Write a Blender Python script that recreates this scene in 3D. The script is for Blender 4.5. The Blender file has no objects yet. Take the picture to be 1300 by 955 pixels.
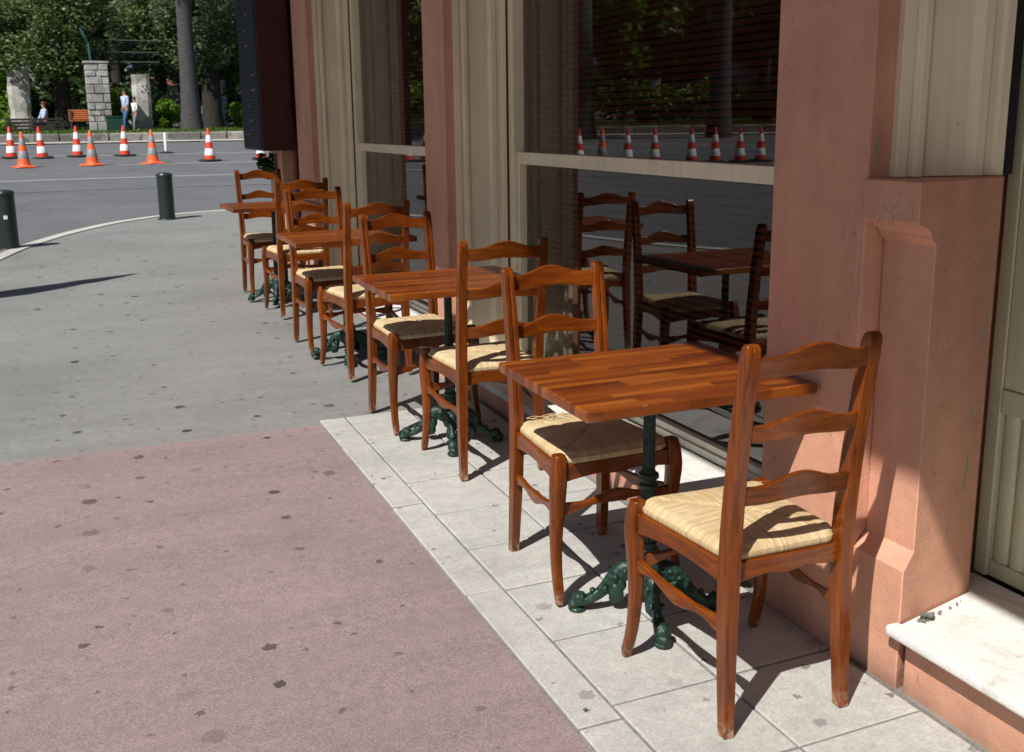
import bpy, bmesh, math, random
import numpy as np
from mathutils import Vector, Matrix, noise as mnoise
R = math.radians
random.seed(7); rng = np.random.default_rng(11)
S = bpy.context.scene
COL = S.collection

# ------------------------------------------------------------------ terrain
PR = [(0,0),(2,0),(6,.075),(9,.14),(17,.225),(29,.43),(33,.56),(43,.83),(43.4,1.2),(56,1.42),(90,1.6),(3000,1.6)]
def G(x, y):
    return float(np.interp(math.hypot(x-1.5, y), [a for a,b in PR], [b for a,b in PR]))
def GR(x, y):                                   # road surface, a kerb height lower near the pavement
    r = math.hypot(x-1.5, y)
    k = min(1, max(0, (r-18)/11.))
    return G(x, y) - .10*(1-k)

# ------------------------------------------------------------------ helpers
def tag(o, label=None, cat=None, group=None, kind=None):
    if label: o['label'] = label
    if cat: o['category'] = cat
    if group: o['group'] = group
    if kind: o['kind'] = kind
    return o
def empty(name, loc=(0,0,0), rz=0.):
    o = bpy.data.objects.new(name, None); COL.objects.link(o)
    o.location = loc; o.rotation_euler = (0,0,rz); o.empty_display_size = .1
    return o
def link(name, me, mat, parent=None):
    o = bpy.data.objects.new(name, me); COL.objects.link(o)
    if mat: me.materials.append(mat)
    if parent: o.parent = parent
    return o
def from_bm(name, bm, mat, parent=None, smooth=True, ang=35, bevel=0., seg=2):
    bmesh.ops.recalc_face_normals(bm, faces=bm.faces)
    me = bpy.data.meshes.new(name); bm.to_mesh(me); bm.free()
    if smooth:
        for p in me.polygons: p.use_smooth = True
        me.set_sharp_from_angle(angle=R(ang))
    o = link(name, me, mat, parent)
    if bevel:
        m = o.modifiers.new('bevel', 'BEVEL'); m.width = bevel; m.segments = seg; m.limit_method = 'ANGLE'; m.angle_limit = R(40)
        m.harden_normals = False
    return o
def box(bm, x0, x1, y0, y1, z0, z1):
    v = [bm.verts.new((x, y, z)) for z in (z0, z1) for x, y in ((x0,y0),(x1,y0),(x1,y1),(x0,y1))]
    for f in ((0,3,2,1),(4,5,6,7),(0,1,5,4),(1,2,6,5),(2,3,7,6),(3,0,4,7)): bm.faces.new([v[i] for i in f])
def loft(bm, rings, cap=True, closed=True):
    vs = [[bm.verts.new(p) for p in r] for r in rings]
    n = len(vs[0])
    for a, b in zip(vs, vs[1:]):
        for i in range(n if closed else n-1):
            j = (i+1) % n
            bm.faces.new((a[i], a[j], b[j], b[i]))
    if cap and closed:
        bm.faces.new(list(reversed(vs[0]))); bm.faces.new(vs[-1])
    return vs
def prism(bm, pts, z0, z1):
    """vertical prism from plan polygon"""
    loft(bm, [[(x, y, z) for x, y in pts] for z in (z0, z1)])
def lathe(bm, prof, seg=24, c=(0,0), flute=0., nf=12):
    rings = []
    for r, z in prof:
        ring = []
        for i in range(seg):
            a = 2*math.pi*i/seg
            rr = r*(1+flute*math.cos(nf*a)) if flute else r
            ring.append((c[0]+rr*math.cos(a), c[1]+rr*math.sin(a), z))
        rings.append(ring)
    loft(bm, rings)
def tube(bm, pts, rad, seg=8):
    pts = [Vector(p) for p in pts]
    if not hasattr(rad, '__len__'): rad = [rad]*len(pts)
    rings = []
    up = Vector((0,0,1))
    for i, p in enumerate(pts):
        d = (pts[min(i+1, len(pts)-1)]-pts[max(i-1, 0)]).normalized()
        a = d.cross(up)
        if a.length < .1: a = d.cross(Vector((1,0,0)))
        a.normalize(); b = d.cross(a)
        rings.append([p + rad[i]*(a*math.cos(t)+b*math.sin(t)) for t in [2*math.pi*k/seg for k in range(seg)]])
    loft(bm, rings)
def blob(bm, c, r, sub=2, jit=0.):
    if not hasattr(r, '__len__'): r = (r, r, r)
    t = bmesh.new(); bmesh.ops.create_icosphere(t, subdivisions=sub, radius=1)
    m = {}
    for v in t.verts:
        k = 1+jit*mnoise.noise(v.co*2.3+Vector(c)*9)
        m[v.index] = bm.verts.new((c[0]+v.co.x*r[0]*k, c[1]+v.co.y*r[1]*k, c[2]+v.co.z*r[2]*k))
    for f in t.faces: bm.faces.new([m[v.index] for v in f.verts])
    t.free()
def lerp(tab, t):
    return float(np.interp(t, [a for a,b in tab], [b for a,b in tab]))
def smooth_tab(tab, t):
    xs = [a for a,b in tab]; ys = [b for a,b in tab]
    if t <= xs[0]: return ys[0]
    if t >= xs[-1]: return ys[-1]
    i = max(k for k in range(len(xs)-1) if xs[k] <= t)
    h = xs[i+1]-xs[i]; u = (t-xs[i])/h
    def sl(k):
        if k == 0: return (ys[1]-ys[0])/(xs[1]-xs[0])
        if k == len(xs)-1: return (ys[-1]-ys[-2])/(xs[-1]-xs[-2])
        return (ys[k+1]-ys[k-1])/(xs[k+1]-xs[k-1])
    m0, m1 = sl(i)*h, sl(i+1)*h
    return (2*u**3-3*u*u+1)*ys[i]+(u**3-2*u*u+u)*m0+(-2*u**3+3*u*u)*ys[i+1]+(u**3-u*u)*m1
def copy_tree(o, parent=None):
    c = o.copy(); COL.objects.link(c); c.parent = parent
    for ch in list(o.children): copy_tree(ch, c)
    return c

# ------------------------------------------------------------------ materials
class NT:
    def __init__(s, name):
        s.m = bpy.data.materials.new(name); s.m.use_nodes = True
        s.t = s.m.node_tree; s.t.nodes.clear()
        s.out = s.n('ShaderNodeOutputMaterial'); s.b = s.n('ShaderNodeBsdfPrincipled')
        s.l(s.b.outputs[0], s.out.inputs[0])
        s.tc = s.n('ShaderNodeTexCoord')
    def n(s, typ, **kw):
        x = s.t.nodes.new(typ)
        for k, v in kw.items(): setattr(x, k, v)
        return x
    def l(s, a, b): s.t.links.new(a, b)
    def set(s, **kw):
        for k, v in kw.items():
            s.b.inputs[k.replace('_', ' ')].default_value = v
    def co(s, scale=(1,1,1), which='Object', rot=(0,0,0)):
        mp = s.n('ShaderNodeMapping'); mp.inputs['Scale'].default_value = scale; mp.inputs['Rotation'].default_value = rot
        s.l(s.tc.outputs[which], mp.inputs[0]); return mp.outputs[0]
    def noise(s, vec, scale=5, detail=4, rough=.55, dist=0.):
        x = s.n('ShaderNodeTexNoise'); x.inputs['Scale'].default_value = scale; x.inputs['Detail'].default_value = detail
        x.inputs['Roughness'].default_value = rough; x.inputs['Distortion'].default_value = dist
        s.l(vec, x.inputs['Vector']); return x.outputs['Fac']
    def ramp(s, fac, stops, interp='LINEAR'):
        x = s.n('ShaderNodeValToRGB'); x.color_ramp.interpolation = interp
        e = x.color_ramp.elements
        while len(e) < len(stops): e.new(.5)
        for k, (p, c) in enumerate(stops):
            e[k].position = p; e[k].color = (*(c if hasattr(c, '__len__') else (c, c, c)), 1)
        s.l(fac, x.inputs[0]); return x.outputs[0]
    def mix(s, fac, a, b, mode='MIX'):
        x = s.n('ShaderNodeMix', data_type='RGBA', blend_type=mode)
        if hasattr(fac, 'links'): s.l(fac, x.inputs[0])
        else: x.inputs[0].default_value = fac
        for q, v in ((6, a), (7, b)):
            if hasattr(v, 'links'): s.l(v, x.inputs[q])
            else: x.inputs[q].default_value = (*v, 1)
        return x.outputs[2]
    def math(s, op, a, b=None, c=None):
        x = s.n('ShaderNodeMath', operation=op)
        for i, v in enumerate((a, b, c)):
            if v is None: continue
            if hasattr(v, 'links'): s.l(v, x.inputs[i])
            else: x.inputs[i].default_value = v
        return x.outputs[0]
    def bump(s, h, dist=.002, strength=1.):
        x = s.n('ShaderNodeBump'); x.inputs['Distance'].default_value = dist; x.inputs['Strength'].default_value = strength
        s.l(h, x.inputs['Height']); s.l(x.outputs[0], s.b.inputs['Normal']); return x
    def color(s, c):
        if hasattr(c, 'links'): s.l(c, s.b.inputs['Base Color'])
        else: s.b.inputs['Base Color'].default_value = (*c, 1)
    def rough(s, c):
        if hasattr(c, 'links'): s.l(c, s.b.inputs['Roughness'])
        else: s.b.inputs['Roughness'].default_value = c

def plain(name, c, rough=.6, vary=.15, scale=12, bump=0., metal=0., spec=.5):
    n = NT(name); f = n.noise(n.co(), scale, 5)
    lo = tuple(x*(1-vary) for x in c); hi = tuple(min(1, x*(1+vary)) for x in c)
    n.color(n.ramp(f, [(.3, lo), (.7, hi)])); n.rough(rough); n.set(Metallic=metal, Specular_IOR_Level=spec)
    if bump: n.bump(n.noise(n.co(), scale*4, 4), bump)
    return n.m

def wood(name, axis, dark=(.038,.007,.0012), mid=(.130,.027,.0020), light=(.29,.072,.0040)):
    n = NT(name)
    sc = {'x': (5,70,70), 'y': (70,5,70), 'z': (70,70,5)}[axis]
    oi = n.n('ShaderNodeObjectInfo')
    off = n.n('ShaderNodeVectorMath', operation='ADD'); n.l(n.co(sc), off.inputs[0])
    mulr = n.math('MULTIPLY', oi.outputs['Random'], 37.)
    cx = n.n('ShaderNodeCombineXYZ'); n.l(mulr, cx.inputs[0]); n.l(mulr, cx.inputs[2]); n.l(cx.outputs[0], off.inputs[1])
    g = n.noise(off.outputs[0], 1.2, 6, .6, .6)
    big = n.noise(n.co(), 7, 5, .65)
    c = n.ramp(g, [(.15, dark), (.42, mid), (.62, tuple(.55*a+.45*b for a, b in zip(mid, light))), (.9, light)])
    tone = n.ramp(oi.outputs['Random'], [(0, .78), (1, 1.15)])
    c = n.mix(1., c, tone, 'MULTIPLY')
    c = n.mix(n.ramp(big, [(.50, 0.), (.80, .40)]), c, dark)
    geo = n.n('ShaderNodeNewGeometry')
    ed = n.ramp(geo.outputs['Pointiness'], [(.535, 0.), (.61, 1.)])
    wn = n.ramp(n.noise(n.co(), 38, 5, .7), [(.60, 0.), (.67, .5)])
    wear = n.math('MULTIPLY', ed, wn)
    c = n.mix(wear, c, (.62,.42,.24))
    # scuffed feet
    sp = n.n('ShaderNodeSeparateXYZ'); n.l(n.tc.outputs['Object'], sp.inputs[0])
    low = n.ramp(sp.outputs[2], [(0., 1.), (.05, 0.)])
    sn = n.ramp(n.noise(n.co(), 60, 4, .7), [(.45, 0.), (.62, .7)])
    c = n.mix(n.math('MULTIPLY', low, sn), c, (.5,.36,.24))
    n.color(c)
    n.rough(n.ramp(n.noise(n.co(), 25, 4), [(.3, .20), (.8, .38)]))
    n.set(Coat_Weight=.2, Coat_Roughness=.15, Specular_IOR_Level=.35)
    n.bump(g, .0006, .6)
    return n.m

def table_wood():
    n = NT('butcher_block')
    vec = n.co((1,1,1))
    # staves: rows across y, lengths along x
    br = n.n('ShaderNodeTexBrick'); br.offset = .37; br.offset_frequency = 2; br.squash = 1.; br.squash_frequency = 1
    br.inputs['Scale'].default_value = 1.; br.inputs['Brick Width'].default_value = .235; br.inputs['Row Height'].default_value = .0305
    br.inputs['Mortar Size'].default_value = .0004; br.inputs['Mortar Smooth'].default_value = .2; br.inputs['Bias'].default_value = 0.
    br.inputs['Color1'].default_value = (0,0,0,1); br.inputs['Color2'].default_value = (1,1,1,1); br.inputs['Mortar'].default_value = (.2,.2,.2,1)
    oi = n.n('ShaderNodeObjectInfo')
    off = n.n('ShaderNodeVectorMath', operation='ADD'); n.l(vec, off.inputs[0])
    cb = n.n('ShaderNodeCombineXYZ'); n.l(n.math('MULTIPLY', oi.outputs['Random'], 9.), cb.inputs[0]); cb.inputs[1].default_value = .0203; n.l(n.math('MULTIPLY', oi.outputs['Random'], 3.), cb.inputs[2]); n.l(cb.outputs[0], off.inputs[1])
    sep = n.n('ShaderNodeSeparateXYZ'); n.l(off.outputs[0], sep.inputs[0])
    row = n.math('FLOOR', n.math('DIVIDE', sep.outputs[1], .0305))
    wn = n.n('ShaderNodeTexWhiteNoise', noise_dimensions='1D'); n.l(row, wn.inputs['W'])
    sh = n.math('ADD', sep.outputs[0], n.math('MULTIPLY', wn.outputs['Value'], .31))
    cell = n.math('FLOOR', n.math('DIVIDE', sh, n.math('ADD', .20, n.math('MULTIPLY', wn.outputs['Value'], .22))))
    w2 = n.n('ShaderNodeTexWhiteNoise', noise_dimensions='2D')
    cc = n.n('ShaderNodeCombineXYZ'); n.l(row, cc.inputs[0]); n.l(cell, cc.inputs[1]); n.l(cc.outputs[0], w2.inputs['Vector'])
    # grain, shifted per stave
    gv = n.n('ShaderNodeVectorMath', operation='ADD')
    n.l(n.co((5,90,40)), gv.inputs[0])
    g3 = n.n('ShaderNodeCombineXYZ'); n.l(n.math('MULTIPLY', w2.outputs['Value'], 50.), g3.inputs[0]); n.l(n.math('MULTIPLY', w2.outputs['Value'], 20.), g3.inputs[2]); n.l(g3.outputs[0], gv.inputs[1])
    g = n.noise(gv.outputs[0], 1., 6, .62, .4)
    base = n.ramp(w2.outputs['Value'], [(0., (.09,.016,.0025)), (.3, (.155,.032,.0035)), (.75, (.22,.052,.005)), (1., (.30,.084,.009))])
    c = n.mix(1., base, n.ramp(g, [(.25, .55), (.5, 1.), (.78, 1.35)]), 'MULTIPLY')
    geo = n.n('ShaderNodeNewGeometry')
    ed = n.ramp(geo.outputs['Pointiness'], [(.52, 0.), (.56, 1.)])
    wnn = n.ramp(n.noise(n.co(), 30, 5, .7), [(.56, 0.), (.64, .7)])
    c = n.mix(n.math('MULTIPLY', ed, wnn), c, (.45,.28,.16))
    n.color(c)
    n.rough(n.ramp(n.noise(n.co(), 14, 5, .6), [(.3, .27), (.7, .42)]))
    n.set(Coat_Weight=.25, Coat_Roughness=.2, Specular_IOR_Level=.4)
    n.bump(g, .0004, .5)
    return n.m

def rush():
    n = NT('woven_rush')
    sp = n.n('ShaderNodeSeparateXYZ'); n.l(n.tc.outputs['Object'], sp.inputs[0])
    x, y, z = sp.outputs
    ax = n.math('ABSOLUTE', n.math('DIVIDE', x, .19)); ay = n.math('ABSOLUTE', n.math('DIVIDE', y, .2))
    msk = n.math('GREATER_THAN', ax, ay)                # side sectors
    wob = n.math('MULTIPLY', n.math('SUBTRACT', n.noise(n.co((9,9,9)), 1.4, 3), .5), .012)
    sc = n.n('ShaderNodeMix', data_type='FLOAT'); n.l(msk, sc.inputs[0]); n.l(x, sc.inputs[2]); n.l(y, sc.inputs[3])
    lc = n.n('ShaderNodeMix', data_type='FLOAT'); n.l(msk, lc.inputs[0]); n.l(y, lc.inputs[2]); n.l(x, lc.inputs[3])
    strand = n.math('DIVIDE', n.math('ADD', sc.outputs[0], wob), .0034)
    fl = n.math('FLOOR', strand); fr = n.math('FRACT', strand)
    oi = n.n('ShaderNodeObjectInfo')
    w = n.n('ShaderNodeTexWhiteNoise', noise_dimensions='1D'); n.l(n.math('ADD', fl, n.math('MULTIPLY', oi.outputs['Random'], 91.)), w.inputs['W'])
    prof = n.math('SINE', n.math('MULTIPLY', fr, math.pi))
    cv = n.n('ShaderNodeCombineXYZ'); n.l(n.math('MULTIPLY', lc.outputs[0], 26.), cv.inputs[0]); n.l(n.math('MULTIPLY', fl, 3.7), cv.inputs[1])
    fib = n.noise(cv.outputs[0], 1., 4, .6)
    c = n.ramp(w.outputs['Value'], [(0., (.60,.41,.20)), (.4, (.74,.55,.30)), (1., (.83,.67,.42))])
    c = n.mix(1., c, n.ramp(fib, [(.25, .72), (.6, 1.06)]), 'MULTIPLY')
    c = n.mix(1., c, n.ramp(prof, [(0., .68), (.4, 1.)]), 'MULTIPLY')
    big = n.noise(n.co(), 14, 4)
    c = n.mix(n.ramp(big, [(.56, 0.), (.74, .6)]), c, (.80,.68,.50))
    n.color(c); n.rough(.62)
    hh = n.math('ADD', prof, n.math('MULTIPLY', fib, .8))
    n.bump(hh, .0018, .8)
    return n.m

def iron():
    n = NT('green_cast_iron')
    v = n.n('ShaderNodeTexVoronoi'); v.inputs['Scale'].default_value = 48; n.l(n.co(), v.inputs['Vector'])
    nz = n.noise(n.co(), 30, 4)
    h = n.math('ADD', n.math('MULTIPLY', v.outputs['Distance'], -1.), nz)
    n.color(n.mix(n.ramp(nz, [(.6, 0.), (.75, .35)]), (.005,.030,.020), (.07,.12,.10)))
    n.rough(n.ramp(nz, [(.3, .38), (.7, .6)])); n.set(Coat_Weight=.08, Coat_Roughness=.3)
    n.bump(h, .006, .9)
    return n.m

def ground_mat(name, base, speck=.35, spot=True, scale=1., spots_col=.35, tint2=None, rough=.85):
    n = NT(name)
    vec = n.co((1,1,1))
    fine = n.noise(vec, 150*scale, 5, .75)
    mid = n.noise(vec, 24*scale, 5, .65)
    big = n.noise(vec, .9, 5, .6, .4)
    b = tuple(base)
    c = n.ramp(fine, [(.3, tuple(x*(1-speck) for x in b)), (.5, b), (.72, tuple(min(1, x*(1+speck*1.1)) for x in b))])
    c = n.mix(1., c, n.ramp(mid, [(.3, .88), (.7, 1.10)]), 'MULTIPLY')
    c = n.mix(1., c, n.ramp(big, [(.3, .88), (.5, 1.), (.7, 1.08)]), 'MULTIPLY')
    pt = n.noise(n.co((1,1,1)), .45, 3, .5, .8)
    c = n.mix(1., c, n.ramp(pt, [(.42, .94), (.46, 1.), (.6, 1.02), (.64, 1.07)]), 'MULTIPLY')
    st = n.noise(n.co((.35,2.6,1)), 1.6, 5, .65, 1.)
    c = n.mix(1., c, n.ramp(st, [(.35, .93), (.65, 1.05)]), 'MULTIPLY')
    if spot:
        dv = n.n('ShaderNodeVectorMath', operation='ADD'); n.l(vec, dv.inputs[0])
        nn = n.n('ShaderNodeTexNoise'); nn.inputs['Scale'].default_value = 70; nn.inputs['Detail'].default_value = 4; n.l(vec, nn.inputs['Vector'])
        sc = n.n('ShaderNodeVectorMath', operation='SCALE'); sc.inputs[3].default_value = .040; n.l(nn.outputs['Color'], sc.inputs[0]); n.l(sc.outputs[0], dv.inputs[1])
        for s_, thr, dens, am in ((4.2, .030, .55, 1.), (2.3, .026, .3, 1.), (9., .013, .6, .8)):
            v = n.n('ShaderNodeTexVoronoi', voronoi_dimensions='2D'); v.inputs['Scale'].default_value = s_; n.l(dv.outputs[0], v.inputs['Vector'])
            cs = n.n('ShaderNodeSeparateColor'); n.l(v.outputs['Color'], cs.inputs[0])
            rad = n.math('MULTIPLY', n.math('SUBTRACT', cs.outputs[0], dens), thr*s_/(1-dens))
            m = n.math('LESS_THAN', v.outputs['Distance'], n.math('MAXIMUM', rad, 0.0001))
            tone = n.math('MULTIPLY', m, n.math('MULTIPLY', n.math('POWER', cs.outputs[1], .6), am))
            c = n.mix(tone, c, tuple(x*spots_col*.5 for x in b))
    n.color(c); n.rough(rough)
    n.bump(n.math('ADD', fine, n.math('MULTIPLY', mid, .6)), .0022, .8)
    return n.m

def stucco(name, base):
    n = NT(name); vec = n.co()
    big = n.noise(vec, 1.6, 6, .6, .5); mid = n.noise(vec, 9, 5, .6); fine = n.noise(vec, 160, 3, .7)
    strk = n.noise(n.co((6,6,.7)), 1.5, 5, .6, .3)
    c = n.ramp(big, [(.3, tuple(x*.88 for x in base)), (.5, base), (.7, tuple(min(1, x*1.06) for x in base))])
    c = n.mix(1., c, n.ramp(mid, [(.3, .92), (.7, 1.06)]), 'MULTIPLY')
    c = n.mix(1., c, n.ramp(strk, [(.35, .93), (.6, 1.03)]), 'MULTIPLY')
    d = n.ramp(n.noise(vec, 22, 6, .75, 1.2), [(.62, 0.), (.72, .6)])
    c = n.mix(d, c, tuple(x*.32 for x in base))
    d2 = n.ramp(n.noise(n.co((1,1,.35)), 42, 3, .6, 2.), [(.67, 0.), (.70, .6)])
    c = n.mix(d2, c, tuple(x*.45 for x in base))
    sp = n.n('ShaderNodeSeparateXYZ'); n.l(vec, sp.inputs[0])
    low = n.ramp(n.math('ADD', sp.outputs[2], n.math('MULTIPLY', mid, .12)), [(.05, .62), (.16, 0.)])
    c = n.mix(n.math('MULTIPLY', low, .6), c, (.13,.10,.09))
    n.color(c); n.rough(.8)
    n.bump(n.math('ADD', n.math('ADD', fine, n.math('MULTIPLY', mid, 2.5)), n.math('MULTIPLY', big, 3.)), .0035, .55)
    return n.m

def paint_mat(name, base, rough=.5):
    n = NT(name); vec = n.co()
    big = n.noise(vec, 3, 5, .6); strk = n.noise(n.co((30,30,1.2)), 1., 4, .6)
    c = n.ramp(big, [(.3, tuple(x*.88 for x in base)), (.7, tuple(min(1, x*1.05) for x in base))])
    c = n.mix(1., c, n.ramp(strk, [(.3, .90), (.6, 1.03)]), 'MULTIPLY')
    ch = n.ramp(n.noise(vec, 55, 5, .75, .6), [(.69, 0.), (.72, .8)])
    c = n.mix(ch, c, (.10,.085,.06))
    n.color(c); n.rough(rough)
    n.bump(n.math('ADD', n.math('MULTIPLY', strk, .7), n.noise(vec, 90, 3)), .0012, .6)
    return n.m

def leaf_mat(name, a, b, trans=.25):
    n = NT(name)
    at = n.n('ShaderNodeAttribute', attribute_name='tone')
    nz = n.noise(n.co(), 1.1, 3)
    f = n.math('ADD', n.math('MULTIPLY', at.outputs['Fac'], .75), n.math('MULTIPLY', nz, .35))
    n.color(n.ramp(f, [(.2, a), (.85, b)])); n.rough(.5)
    n.set(Specular_IOR_Level=.35)
    tr = n.n('ShaderNodeBsdfTranslucent'); tr.inputs[0].default_value = (b[0]*1.1, b[1]*1.2, b[2]*.6, 1)
    ms = n.n('ShaderNodeMixShader'); ms.inputs[0].default_value = trans
    n.l(n.b.outputs[0], ms.inputs[1]); n.l(tr.outputs[0], ms.inputs[2]); n.l(ms.outputs[0], n.out.inputs[0])
    return n.m

def bark(name, a, b, scale=(9,9,2.2), bump=.03):
    n = NT(name); f = n.noise(n.co(scale), 1.5, 6, .65, .5)
    n.color(n.ramp(f, [(.3, a), (.7, b)])); n.rough(.9); n.bump(f, bump, .9); return n.m

def glass_mat():
    n = NT('window_glass')
    n.t.nodes.remove(n.b)
    tr = n.n('ShaderNodeBsdfTransparent'); tr.inputs[0].default_value = (.72,.70,.68,1)
    gl = n.n('ShaderNodeBsdfGlossy'); gl.inputs['Roughness'].default_value = .0; gl.inputs[0].default_value = (1,1,1,1)
    fr = n.n('ShaderNodeFresnel'); fr.inputs[0].default_value = 1.9
    mx = n.n('ShaderNodeMixShader'); n.l(fr.outputs[0], mx.inputs[0]); n.l(tr.outputs[0], mx.inputs[1]); n.l(gl.outputs[0], mx.inputs[2])
    n.l(mx.outputs[0], n.out.inputs[0]); return n.m

def stone(name, a, b, scale=4., bump=.02):
    n = NT(name); v = n.n('ShaderNodeTexVoronoi'); v.inputs['Scale'].default_value = scale; n.l(n.co(), v.inputs['Vector'])
    f = n.noise(n.co(), 9, 5, .65)
    cs = n.n('ShaderNodeSeparateColor'); n.l(v.outputs['Color'], cs.inputs[0])
    h = n.math('ADD', n.math('MULTIPLY', cs.outputs[0], .5), n.math('MULTIPLY', f, .6))
    n.color(n.ramp(h, [(.25, a), (.75, b)])); n.rough(.9); n.bump(f, bump, .8); return n.m

M = {}
M['wz'] = wood('varnished_wood_upright', 'z'); M['wx'] = wood('varnished_wood_cross', 'x'); M['wy'] = wood('varnished_wood_side', 'y')
M['top'] = table_wood(); M['rush'] = rush(); M['iron'] = iron()
M['grey'] = ground_mat('grey_pavement', (.212,.216,.213), .25)
M['pink'] = ground_mat('pink_pavement', (.262,.198,.199), .42, spots_col=.42)
M['slab'] = ground_mat('stone_slab', (.435,.43,.41), .22, scale=.8, spots_col=.3)
M['joint'] = plain('joint_grout', (.17,.165,.15), .95, .3, 60, .002)
M['kerb'] = ground_mat('kerb_stone', (.50,.49,.455), .12, spot=False)
M['road'] = ground_mat('road_asphalt', (.128,.134,.146), .25, spot=False, scale=.5)
M['line'] = plain('road_line_paint', (.42,.43,.43), .8, .25, 30)
M['faint'] = plain('worn_line_paint', (.17,.18,.195), .85, .2, 30)
M['stucco'] = stucco('pink_stucco', (.63,.32,.215))
M['cream'] = paint_mat('cream_paint', (.84,.74,.53))
M['cream2'] = paint_mat('grey_cream_paint', (.68,.66,.54))
M['greenish'] = paint_mat('weathered_green_cream', (.62,.60,.40))
def sill_mat():
    n = NT('worn_white_sill'); vec = n.co()
    big = n.noise(vec, 5, 6, .7, .8); fine = n.noise(vec, 70, 5, .7)
    c = n.ramp(big, [(.32, (.56,.54,.50)), (.48, (.74,.73,.70)), (.7, (.80,.79,.77))])
    c = n.mix(n.ramp(n.noise(n.co((1,1,1)), 30, 6, .8, 1.), [(.62, 0.), (.68, .7)]), c, (.22,.20,.17))
    c = n.mix(1., c, n.ramp(fine, [(.3, .9), (.6, 1.03)]), 'MULTIPLY')
    n.color(c); n.rough(.55); n.bump(n.math('ADD', fine, n.math('MULTIPLY', big, 4.)), .003, .7); return n.m
M['white'] = sill_mat()
M['glass'] = glass_mat()
M['black'] = plain('gap_shade_black', (.01,.01,.012), .8, .2)  # near-black that paints in the shade of the door gap
M['blind'] = plain('brown_blind', (.24,.065,.035), .55, .2, 8)
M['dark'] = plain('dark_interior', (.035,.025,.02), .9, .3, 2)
M['maroon'] = plain('maroon_paint', (.045,.006,.007), .45, .2)
M['board'] = plain('menu_board_face', (.012,.016,.028), .6, .2, 40, spec=.2)
M['ochre'] = plain('ochre_lettering', (.40,.17,.05), .7, .2)
M['slate'] = plain('slate_lettering', (.045,.055,.08), .6, .2)
M['rust'] = plain('rust_paint', (.20,.055,.025), .6, .3, 6)
M['bollard'] = plain('dark_green_enamel', (.016,.026,.026), .38, .2, 30)
M['red'] = plain('cone_red', (.70,.055,.02), .45, .1, 10)
M['orange'] = plain('cone_orange', (.85,.13,.035), .5, .12, 10)
M['wband'] = plain('cone_white_band', (.80,.80,.80), .45, .08, 15)
M['gband'] = plain('cone_grey_band', (.24,.25,.27), .5, .2, 10)
M['rubber'] = plain('black_rubber', (.02,.02,.022), .8, .2)
M['lawn'] = leaf_mat('lawn_soil', (.03,.055,.012), (.06,.11,.02), 0.)
M['grass'] = leaf_mat('grass_blades', (.04,.09,.012), (.12,.20,.03), .2)
M['olive'] = leaf_mat('olive_leaves', (.030,.048,.018), (.22,.27,.12))
M['olive2'] = leaf_mat('grey_green_leaves', (.030,.050,.026), (.17,.22,.12))
M['bright'] = leaf_mat('bright_leaves', (.05,.12,.01), (.22,.36,.04), .35)
M['mid'] = leaf_mat('mid_green_leaves', (.035,.08,.014), (.15,.25,.05))
M['deep'] = leaf_mat('deep_green_leaves', (.014,.030,.012), (.075,.12,.04))
M['silver'] = leaf_mat('silver_leaves', (.10,.13,.10), (.30,.35,.28))
M['bark'] = bark('dark_bark', (.010,.008,.007), (.045,.036,.03))
M['palmbark'] = bark('palm_bark', (.030,.031,.036), (.095,.093,.095), (4,4,14), .03)
M['stone'] = stone('pale_stone', (.20,.19,.17), (.62,.60,.56), 2.2)
M['blockstone'] = stone('block_stone', (.26,.25,.24), (.50,.49,.47), 3.)
M['wallstone'] = stone('old_wall_stone', (.10,.095,.09), (.33,.315,.29), 1.4)
M['bench'] = plain('bench_slats', (.50,.15,.05), .55, .2, 8)
M['benchdark'] = plain('dark_bench_slats', (.03,.022,.02), .6, .3, 8)
M['bin'] = plain('bin_green', (.012,.05,.035), .5, .2, 8)
M['fruit'] = plain('orange_fruit', (.85,.42,.10), .5, .15, 8)
M['farwall'] = plain('far_cream_wall', (.55,.50,.40), .85, .08, .4)
M['farblue'] = plain('far_pale_wall', (.40,.44,.46), .85, .08, .4)
M['shutter'] = plain('blue_shutter', (.16,.26,.36), .7, .1, 2)
M['farglass'] = plain('far_window_glass', (.03,.035,.04), .1, .1, 2)
M['roof'] = plain('clay_roof', (.30,.13,.07), .85, .2, 2)
M['skin'] = plain('skin', (.50,.28,.19), .5, .08, 8)
M['bluecloth'] = plain('pale_blue_cloth', (.42,.52,.72), .8, .25, 14)
M['whitecloth'] = plain('white_cloth', (.72,.74,.78), .8, .08, 14)
M['jeans'] = plain('blue_denim', (.05,.13,.25), .8, .15, 14)
M['greycloth'] = plain('grey_cloth', (.22,.21,.21), .8, .15, 14)
M['pinkcloth'] = plain('pink_cloth', (.65,.12,.20), .8, .15, 14)
M['darkcloth'] = plain('dark_cloth', (.03,.03,.04), .8, .15, 14)
M['hair'] = plain('dark_hair', (.02,.013,.01), .5, .2, 20)
M['redhair'] = plain('auburn_hair', (.13,.025,.012), .5, .2, 20)
M['wire'] = plain('pergola_metal', (.05,.055,.05), .6, .2, 8)
M['teal'] = plain('teal_paint', (.03,.13,.13), .6, .2, 8)
M['scratch'] = plain('pale_scratch', (.66,.56,.48), .8, .2, 50)
M['gpaint'] = plain('green_paint_drip', (.10,.33,.20), .6, .2, 50)
M['sticker'] = plain('white_sticker', (.7,.75,.78), .5, .1, 50)
M['pot'] = plain('dark_pot', (.05,.035,.03), .8, .2, 8)

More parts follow.
